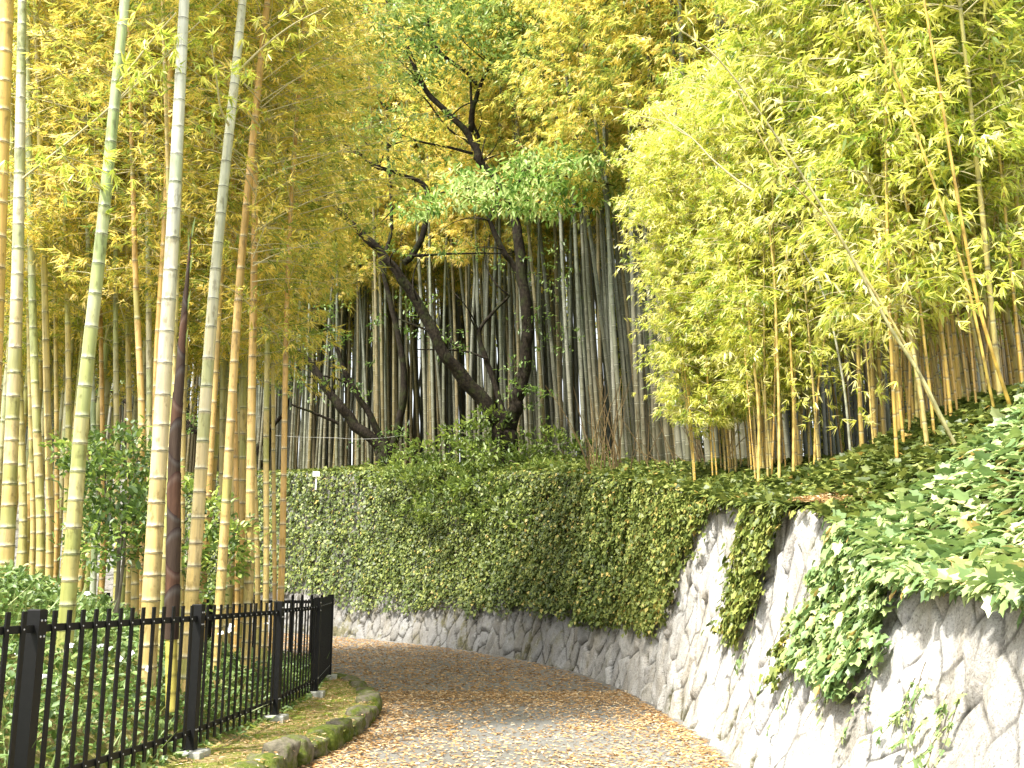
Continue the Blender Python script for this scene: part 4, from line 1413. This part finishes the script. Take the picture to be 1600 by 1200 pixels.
shrub("glossy_shrub", b1, bl, "smaller glossy shrub behind the golden slender bamboo", "shrub", 'leaf_camellia', .095, .048, 'oval', [[b1, P(345, 880, 11.9), P(332, 800, 11.9)], [b1, P(350, 900, 11.9), P(372, 820, 11.9)]], 930, tn=(.15, 1))

# bushy mound in front of the dark tree, hanging over the wall
Yb = 25.0
bb = P(800, 735, 27.2); bb[2] = top_z(bb[0], bb[1])[0]
bl = []
for (px, py, Yq, rx, rz, ncl) in [(655, 715, 28.4, 1.3, .30, 50), (700, 690, 28.2, 1.3, .34, 50), (735, 662, 27.8, 1.0, .30, 40), (765, 640, 27.4, .6, .22, 22), (705, 730, 27.4, 1.6, .30, 70), (830, 715, 26.8, 1.4, .30, 50),
                                  (885, 725, 25.4, 1.5, .28, 60), (940, 738, 24.2, 1.2, .25, 50), (850, 675, 27.0, 1.0, .30, 34), (790, 745, 26.4, 1.9, .28, 90), (870, 760, 25.0, 1.6, .25, 60), (700, 775, 26.6, 1.0, .34, 30),
                                  (650, 790, 27.0, .5, .26, 14), (800, 785, 25.4, 1.4, .35, 50), (860, 800, 24.0, 1.1, .30, 36), (925, 775, 22.9, .9, .28, 34), (900, 690, 26.8, 1.0, .3, 34), (760, 690, 26.6, .7, .3, 24), (950, 710, 24.5, .7, .2, 20), (620, 735, 29.6, .9, .2, 24)]:
    bl.append((P(px, py + 14, Yq), (rx * 1.1, .9, rz * .9), int(ncl * 1.3), 9))
shrub("overhanging_bush", bb, bl, "spreading green bush around the dark trunk drooping over the ivy wall", "bush", 'leaf_bush', .16, .065, 'oval',
      [[bb, P(760, 690, 27.4), P(700, 670, 27.6)], [bb, P(850, 700, 27), P(900, 690, 26.6)], [bb, P(800, 720, 26.6), P(860, 760, 24.8)]], 950, tn=(.2, .95))


# ------------------------------------------------------------------ trees
def limb(mb, pp, Y, w0_, w1_, sides=9, dY=0.0, rel=None, seed=0):
    n = len(pp)
    pts = np.array([P(a, b, Y + dY * j / (n - 1)) for j, (a, b) in enumerate(pp)]) - rel
    q = spline(pts, n * 6)
    r_ = np.linspace(w0_, w1_, n * 6) / 1600 * Y / 2
    r_ = r_ * (1 + .16 * (vnoise(np.arange(n * 6) * .6, np.zeros(n * 6) + seed, seed=seed) - .5))
    q = q + (np.stack([vnoise(np.arange(n * 6) * .5, np.zeros(n * 6) + k, seed=seed + 5) for k in range(3)], -1) - .5) * .05 * r_[:, None] * 10
    tube(mb, q, r_, sides)


def spray_set(mb, pts, n_per, nl, ln, wd, shape, spread, seed, tn=(.1, .9), droop=.3, mat=0):
    r = np.random.RandomState(seed)
    pts = np.asarray(pts); k = len(pts) * n_per
    cc = np.repeat(pts, n_per, 0) + r.normal(0, 1, (k, 3)) * np.asarray(spread)
    pos = np.repeat(cc, nl, 0) + r.normal(0, ln * .8, (k * nl, 3)) * np.array([1, 1, .45])
    dv = rvec(k * nl, r) + np.array([0, 0, -droop])
    nn = rvec(k * nl, r) * .45 + np.array([0, 0, 1])
    t_ = np.clip(np.repeat(r.uniform(*tn, k), nl) + r.normal(0, .12, k * nl), 0, 1)
    leaves(mb, pos, dv, nn, ln * r.uniform(.6, 1.2, k * nl), wd * r.uniform(.7, 1.2, k * nl), t_, shape, mat)


Yt = 27.5
tb = P(792, 735, Yt); tb[2] = top_z(tb[0], tb[1])[0] - .1
tree = thing("dark_tree", tb, "dark forked tree with mossy crooked limbs rising from the bush on the wall", "tree")
mb = MB()
limb(mb, [(796, 780), (793, 735), (790, 690), (786, 655)], Yt, 42, 33, 12, rel=tb, seed=1)
link("trunk", mb.mesh("trunk", M['bark']), tree)
LIMBS = [
    ([(790, 672), (765, 640), (725, 590), (690, 545), (652, 470), (610, 412), (570, 370), (530, 330), (493, 292)], 26, 7, -1.5),
    ([(792, 675), (803, 645), (812, 610), (822, 570), (823, 500), (815, 430), (808, 370), (800, 320), (775, 280), (752, 252), (735, 216), (705, 182), (668, 145), (648, 105), (634, 62)], 23, 7, -1.0),
    ([(735, 205), (738, 175), (748, 140), (766, 100)], 12, 5, -.5),
    ([(746, 132), (728, 112), (690, 84), (672, 50), (668, -10)], 9, 4, .6),
    ([(690, 84), (640, 60), (612, 22), (600, -12)], 6, 3, .6),
    ([(632, 412), (655, 380), (667, 335), (664, 292), (625, 272), (592, 262), (560, 240), (500, 195)], 11, 6, .8),
    ([(604, 392), (612, 350), (610, 290), (606, 230), (612, 175)], 7, 3, .5),
    ([(822, 470), (805, 420), (785, 390), (766, 345), (775, 325)], 12, 6, -.6),
    ([(788, 655), (778, 615), (757, 555), (748, 520), (765, 495), (796, 462)], 11, 4, .4),
    ([(722, 545), (690, 525), (640, 505), (622, 498)], 6, 2, .5),
    ([(810, 270), (835, 222), (850, 170), (852, 112)], 5, 3, .0),
    ([(738, 240), (700, 230), (660, 222), (610, 205)], 6, 2, .3),
    ([(735, 225), (700, 200), (660, 150), (620, 118)], 4, 2, .3),
    ([(640, 400), (720, 396), (800, 396)], 5, 2, .3),
    ([(762, 560), (720, 548), (650, 546)], 4, 2, .3),
    ([(742, 250), (748, 215), (738, 185), (735, 120)], 7, 4, .3),
    ([(655, 130), (630, 110), (600, 90)], 6, 3, .3),
]
for i, (pp, a_, b_, dy) in enumerate(LIMBS):
    mb = MB(); limb(mb, pp, Yt, a_, b_, 10 if a_ > 10 else 6, dy, rel=tb, seed=10 + i)
    link("limb", mb.mesh("limb", M['bark']), tree)
mb = MB()
hp = []
r = np.random.RandomState(31)
for (px, py, n_) in [(640, 30, 14), (700, 20, 14), (900, 55, 6), (830, 30, 9), (660, 120, 5), (780, 120, 4), (760, 30, 9), (820, 60, 9), (870, 80, 7), (620, 80, 7), (600, 130, 5), (760, 85, 7), (800, 95, 6), (560, 230, 4), (580, 190, 5), (690, 50, 7), (850, 30, 6), (600, 210, 4), (640, 260, 2), (700, -30, 8), (780, -30, 8), (640, -30, 8)]:
    for k in range(n_):
        hp.append(P(px + r.normal(0, 40), py + r.normal(0, 16), Yt - .8 + r.normal(0, .6)))
spray_set(mb, np.array(hp) - tb, 6, 10, .17, .065, 'oval', (.40, .4, .07), 41, tn=(.1, 1))
# moss-like tufts of leaves along the limbs
tf = [P(a + r.normal(0, 12), b + r.normal(0, 10), Yt - .3) for (a, b) in [(600, 400), (640, 470), (820, 430), (822, 500), (815, 560), (700, 540), (790, 640), (760, 400), (700, 400), (880, 440), (850, 400), (870, 540), (845, 600), (800, 610)] for _ in range(2)]
spray_set(mb, np.array(tf) - tb, 4, 9, .13, .05, 'oval', (.3, .3, .15), 42, tn=(0, .6))
link("crown", mb.mesh("crown", M['leaf_tree']), tree)
mb = MB()
rt = np.random.RandomState(123)
for k in range(46):
    pp_, a_, b_, dy_ = LIMBS[rt.choice([0, 1, 1, 1, 2, 3, 4, 5, 6, 7, 8, 10])]
    j_ = rt.randint(len(pp_) // 2, len(pp_))
    x0_, y0_ = pp_[j_]; an = rt.uniform(-2.9, -.25); L_ = rt.uniform(40, 110); cv = rt.normal(0, .5)
    tt = np.linspace(0, 1, 5)
    ptp = [(x0_ + L_ * t_ * math.cos(an + cv * t_), y0_ + L_ * t_ * math.sin(an + cv * t_) * .8) for t_ in tt]
    q = np.array([P(a, b, Yt + dy_ * .7 + .4 * i_ * rt.normal(0, .5)) for i_, (a, b) in enumerate(ptp)]) - tb
    tube(mb, spline(q, 12), np.linspace(.028, .008, 12), 4)
link("twigs", mb.mesh("twigs", M['bark']), tree)
# pale broad-leaved bough, lit by the sun
mb = MB(); bp = []
r = np.random.RandomState(32)
TIERS = [(668, 318, 34, 8), (700, 300, 34, 8), (742, 284, 42, 9), (738, 312, 36, 7), (790, 268, 44, 9), (800, 296, 52, 9), (842, 318, 40, 8), (850, 252, 50, 9), (868, 282, 50, 9), (905, 262, 44, 9),
         (915, 300, 48, 10), (945, 318, 34, 8), (890, 240, 40, 6), (960, 292, 26, 6), (870, 328, 36, 6), (642, 334, 14, 5), (650, 322, 24, 4), (720, 268, 26, 4), (820, 246, 34, 4), (930, 246, 34, 4), (975, 318, 18, 4), (790, 318, 30, 4)]
for (cx, cy, hx, hy) in TIERS:
    yy = 23.4 + r.normal(0, .7)
    for k in range(int(hx * .25)):
        dx = r.uniform(-1, 1)
        bp.append(P(cx + dx * hx, cy + dx * dx * hy * .9 + r.uniform(-.28, .28) * hy, yy + r.normal(0, .4)))
spray_set(mb, np.array(bp) - tb, 2, 7, .22, .066, 'bent', (.13, .25, .03), 43, tn=(0, 1), droop=.75)
bough = link("leafy_bough", mb.mesh("leafy_bough", M['leaf_bough']), tree)
bough["label"] = "pale green broad leaved bough spreading across the grove"
mb = MB(); limb(mb, [(800, 330), (790, 300), (820, 280), (880, 275), (960, 290)], 24.6, 8, 2, 6, -1.2, rel=tb, seed=60)
limb(mb, [(800, 318), (770, 300), (720, 295), (660, 310)], 24.6, 6, 2, 6, -1.2, rel=tb, seed=61)
link("limb", mb.mesh("limb", M['bark']), tree)

t2 = P(602, 725, 33.5); t2[2] = top_z(t2[0], t2[1])[0] - .1
tree2 = thing("low_tree", t2, "low leaning tree with three bare dark stems at the wall top", "tree")
for i, (pp, a_, b_) in enumerate([([(602, 735), (600, 710), (597, 690)], 26, 22), ([(601, 702), (560, 668), (520, 620), (480, 562), (455, 545)], 19, 9), ([(603, 700), (575, 645), (545, 592), (520, 530), (488, 480)], 12, 4),
                                  ([(606, 712), (622, 665), (631, 600), (622, 520), (602, 440), (590, 380)], 14, 6), ([(530, 662), (490, 645), (455, 632)], 5, 3), ([(548, 600), (510, 588), (480, 590)], 4, 2)]):
    mb = MB(); limb(mb, pp, 33.5, a_, b_, 9, 0 if i == 0 else -.6, rel=t2, seed=70 + i)
    link("trunk" if i == 0 else "limb", mb.mesh("limb", M['bark']), tree2)
mb = MB()
tf = [P(a + r.normal(0, 14), b + r.normal(0, 12), 33) for (a, b) in [(490, 480), (455, 545), (545, 600), (620, 520), (520, 520), (440, 600), (600, 690)] for _ in range(3)]
spray_set(mb, np.array(tf) - t2, 4, 9, .16, .06, 'oval', (.4, .4, .2), 44, tn=(0, .7))
link("crown", mb.mesh("crown", M['leaf_tree']), tree2)

t3 = P(402, 738, 38.6); t3[2] = top_z(t3[0], t3[1])[0] - .1
tree3 = thing("crooked_tree", t3, "dark crooked tree with a sideways limb on the terrace behind the fenced bamboos", "tree")
for i, (pp, a_, b_) in enumerate([([(404, 755), (403, 735), (402, 720), (398, 700)], 17, 14), ([(400, 712), (385, 686), (350, 678), (310, 675), (265, 655), (215, 640), (160, 600)], 13, 5), ([(400, 705), (420, 672), (446, 640), (452, 600)], 10, 4),
                                  ([(388, 684), (380, 640), (398, 590), (392, 540)], 6, 3), ([(300, 668), (280, 640), (240, 610), (180, 590)], 5, 3)]):
    mb = MB(); limb(mb, pp, 38.6, a_, b_, 9, 0, rel=t3, seed=80 + i)
    link("trunk" if i == 0 else "limb", mb.mesh("limb", M['bark']), tree3)
mb = MB()
tf = [P(a + r.normal(0, 14), b + r.normal(0, 12), 38.3) for (a, b) in [(160, 600), (390, 540), (452, 600), (300, 650), (230, 630)] for _ in range(4)]
spray_set(mb, np.array(tf) - t3, 4, 9, .16, .06, 'oval', (.4, .4, .2), 45, tn=(0, .7))
link("crown", mb.mesh("crown", M['leaf_tree']), tree3)

# white marker and slack rope on the terrace
p = P(494, 741, 32.6)
mb = MB(); box(mb, (0, 0, 0), (.22, .10, .17), .2, bev=.01); box(mb, (0, .01, -.25), (.05, .05, .5), .2)
thing("marker_block", p, "small white marker block on the ivy at the wall top", "marker", me=mb.mesh("marker_block", M['paint'], smooth=False))
mb = MB()
q = [P(a, b, 33) for a, b in [(425, 680), (470, 683), (520, 684), (555, 686), (590, 685), (632, 680)]]
tube(mb, spline(np.array(q), 40), .006, 5)
thing("rope", (0, 0, 0), "slack pale rope strung between stems above the ivy wall", "rope", me=mb.mesh("rope", M['rope']))

# ------------------------------------------------------------------ golden bamboo thicket on the bank
gold = []
for v in range(8):
    r = np.random.RandomState(700 + v)
    H = 7.6; ln_ = [.6, 1.2, 1.9, 2.6, 1.0, 1.6, .4, 2.2][v]
    ax = lambda z, L=ln_: (L * (np.clip(z, 0, 99) / 7.6) ** 1.8, 0 * z)
    c0 = [(.55, .36, .08), (.60, .42, .12), (.48, .36, .12), (.50, .40, .14)][v % 4]
    cm = culm_mesh(ax, H, .026 if v % 2 else .019, .007, (c0, tuple(np.array(c0) * np.array([.85, 1.05, 1.2]))), .2, .33, 7, seed=710 + v, detail=False)
    fm_ = crown_mesh(720 + v, 1.3 + .25 * (v % 4), 7.9, 1.15, 60, 8, 7, .165, .030, 'leaf_gold', axis=ax, taper=.25, up=.6)
    gold.append((cm, fm_))
# low bare variants (dense thin stems)
bare = [culm_mesh(lambda z, L=L: (L * (np.clip(z, 0, 99) / 5) ** 1.6, 0 * z), 5.2, .013, .005, ((.52, .33, .09), (.44, .34, .14)), .2, .3, 6, seed=740 + i, detail=False) for i, L in enumerate((.3, .8, -.2))]


def gold_at(px, py, Y, aim, v, sc, lab, grp, leafy=True, tilt=0.0):
    X = (px - 800) / 1600 * Y
    gz, _ = top_z(X, Y)
    o = thing("golden_bamboo", (X, Y, gz - .05), lab, "golden bamboo", grp)
    o.scale = (sc,) * 3
    o.rotation_euler = (0, tilt, aim)
    link("culm", gold[v][0], o); link("foliage", gold[v][1], o)
    return o


r = np.random.RandomState(88)
G1 = ("thin golden bamboo in the clump between the bare stone tongues and the dark stand", "golden bamboo clump above the bare stones")
G2 = ("thin golden bamboo arching from the thicket on the ivy bank", "golden bamboo thicket on the ivy bank")
G3 = ("golden bamboo in the shaded clump behind the ivy bank", "golden bamboos behind the ivy bank")
for k in range(30):     # middle clump
    gold_at(1225 + r.normal(0, 38), 740, 14.6 + r.normal(0, .7), r.uniform(0, 6.28), r.randint(8), r.uniform(.72, .95), *G1)
for k in range(24):
    gold_at(max(1085, 1135 + r.normal(0, 34)), 740, 15.4 + abs(r.normal(0, .6)), math.pi + r.normal(0, .9), r.choice([0, 1, 4, 6]), r.uniform(.6, .78), *G1)
for k in range(64):     # dense leafless stems
    px_ = r.uniform(1405, 1650); Y_ = 9.8 + r.uniform(0, 4.5)
    if k < 14:
        px_ = r.uniform(1170, 1330); Y_ = r.uniform(13.5, 15.5)
    X_ = (px_ - 800) / 1600 * Y_
    o = thing("golden_bamboo", (X_, Y_, top_z(X_, Y_)[0] - .05), "leafless young golden bamboo stem crowded at the foot of the thicket", "golden bamboo", "leafless stems in the golden thicket")
    o.rotation_euler = (0, r.normal(-.05, .07), math.pi + r.normal(0, .9)); o.scale = (r.uniform(.8, 1.3),) * 3
    link("culm", bare[r.randint(3)], o)
for k in range(46):     # main thicket
    gold_at(r.uniform(1400, 1640), 720, 9.6 + r.uniform(0, 2.2), math.pi + r.normal(.2, 1.0), r.randint(8), r.uniform(.85, 1.2), *G2)
for k in range(34):
    gold_at(r.uniform(1310, 1660), 720, 12.5 + r.uniform(0, 3.5), r.uniform(0, 6.28), r.randint(8), r.uniform(.95, 1.35), *G3)
# a few single culms with their own lean, along traced lines
SOLO = [
    ([(1368, 858), (1400, 780), (1345, 640)][:1] + [(1340, 790), (1280, 640), (1215, 480)], 0, 0, ""),
]
LINES = [
    ([(1372, 850), (1330, 760), (1295, 660), (1395, 560)], 0),
]
TR = [
    ([(1368, 862), (1330, 745), (1395, 640)], 0),
]
for (pp, Y, w0_, w1_, c, lab) in [
    ([(1510, 735), (1490, 690), (1440, 590), (1390, 510), (1330, 400), (1270, 300), (1190, 180), (1120, 90), (1060, 45)], 9.2, 9, 3, (.55, .50, .26), "long pale golden bamboo leaning far across the thicket toward the path"),
    ([(1500, 725), (1462, 640), (1415, 540), (1350, 430), (1280, 330), (1215, 260), (1150, 140)], 9.5, 7, 3, (.62, .50, .2), "second long leaning golden bamboo close under the palest one"),
    ([(1596, 720), (1570, 610), (1530, 480), (1500, 330), (1470, 150), (1440, -20)], 9.0, 9, 5, (.58, .38, .08), "stout amber bamboo rising at the outer end of the thicket"),
    ([(1562, 700), (1545, 600), (1510, 440), (1450, 260), (1400, 120), (1350, -20)], 9.3, 7, 4, (.58, .42, .10), "amber bamboo next to the stout one with a slight lean"),
    ([(1183, 745), (1185, 640), (1172, 520), (1165, 430)], 13.4, 7, 4, (.62, .46, .14), "bright straight golden bamboo at the clump's outer side"),
    ([(1216, 745), (1217, 640), (1214, 540), (1210, 440), (1200, 330)], 13.2, 7, 4, (.64, .48, .16), "brightest straight golden bamboo in the middle of the clump"),
    ([(1238, 745), (1240, 640), (1236, 560), (1228, 400)], 13.3, 7, 4, (.60, .42, .12), "golden bamboo just past the brightest straight one"),
    ([(1271, 742), (1275, 650), (1284, 560), (1300, 460)], 13.2, 6, 3, (.60, .40, .10), "orange golden bamboo leaning away from the clump"),
    ([(1368, 726), (1362, 660), (1355, 560), (1340, 440)], 11.0, 6, 3, (.62, .46, .14), "single upright golden bamboo in front of the dark gap"),
    ([(1330, 715), (1318, 600), (1290, 470), (1250, 380)], 12.0, 6, 3, (.40, .40, .30), "greyish thin bamboo beside the dark gap"),
]:
    pts = np.array([P(a, b, Y + (.0 if len(pp) < 6 else -.10 * j)) for j, (a, b) in enumerate(pp)])
    base = pts[0].copy(); base[2] = top_z(base[0], base[1])[0] - .05
    pts[0] = base
    q = spline(pts - base, 60)
    cc = np.tile(np.array(c), (60, 1)); cc[::3] *= .62; cc[1::3] *= 1.05
    o = thing("golden_bamboo", base, lab, "golden bamboo")
    mb = MB(); tube(mb, q, np.linspace(w0_ * .75, w1_ * .8, 60) / 1600 * Y / 2, 8, cc); link("culm", mb.mesh("culm", M['culm']), o)
    mb = MB(); r2 = np.random.RandomState(int(Y * 100) + len(lab))
    hp = q[r2.randint(22, 60, 60)] + r2.normal(0, .22, (60, 3)); nl = 6
    pos = np.repeat(hp, nl, 0); m = len(pos)
    leaves(mb, pos, np.repeat(rvec(60, r2), nl, 0) + r2.normal(0, .5, (m, 3)) + np.array([0, 0, -.5]), rvec(m, r2) * .5 + np.array([0, 0, 1]), r2.uniform(.09, .16, m), .020, r2.uniform(.3, 1, m), 'blade')
    link("foliage", mb.mesh("foliage", M['leaf_gold']), o)

# bare dead branch reaching out of the thicket
mb = MB()
q = np.array([P(a, b, 11.0) for a, b in [(1180, 300), (1150, 280), (1112, 248), (1080, 215), (1040, 190), (985, 180)]])
bs = q[0].copy()
tube(mb, spline(q - bs, 30), np.linspace(.016, .004, 30), 6)
q = np.array([P(a, b, 11.0) for a, b in [(1080, 215), (1055, 200), (1040, 180), (1030, 170)]])
tube(mb, spline(q - bs, 10), np.linspace(.008, .003, 10), 5)
thing("dead_branch", bs, "bare bleached branch sticking out of the golden thicket into the shade", "branch", me=mb.mesh("dead_branch", M['twig']))

# thin rusty stems between the dark stand and the bush
r = np.random.RandomState(99)
mb = MB()
for k in range(55):
    px = r.uniform(915, 985) if r.rand() < .6 else r.uniform(985, 1130)
    Y = np.interp(px, [900, 1130], [21.5, 17.0]) + r.uniform(0, 2.5)
    X = (px - 800) / 1600 * Y; gz, _ = top_z(X, Y)
    lx, ly, H = r.normal(-.1, .4), r.normal(0, .3), r.uniform(.8, 2.3) * (1 if px < 985 else .7)
    zz = np.linspace(0, 1, 6)
    c = np.array([.20, .14, .06]) * r.uniform(.4, 1.1)
    tube(mb, np.stack([X + lx * zz ** 1.6, Y + ly * zz, gz - .1 + H * zz], -1), np.linspace(.014, .005, 6), 4, np.tile(c, (6, 1)), cap=False)
link("thin_stems", mb.mesh("thin_stems", M['culm_far']), kind="stuff", label="mass of thin rusty stems at the foot of the dark stand")
print("objects", len(SC.objects), "polys", sum(len(m.polygons) for m in bpy.data.meshes))
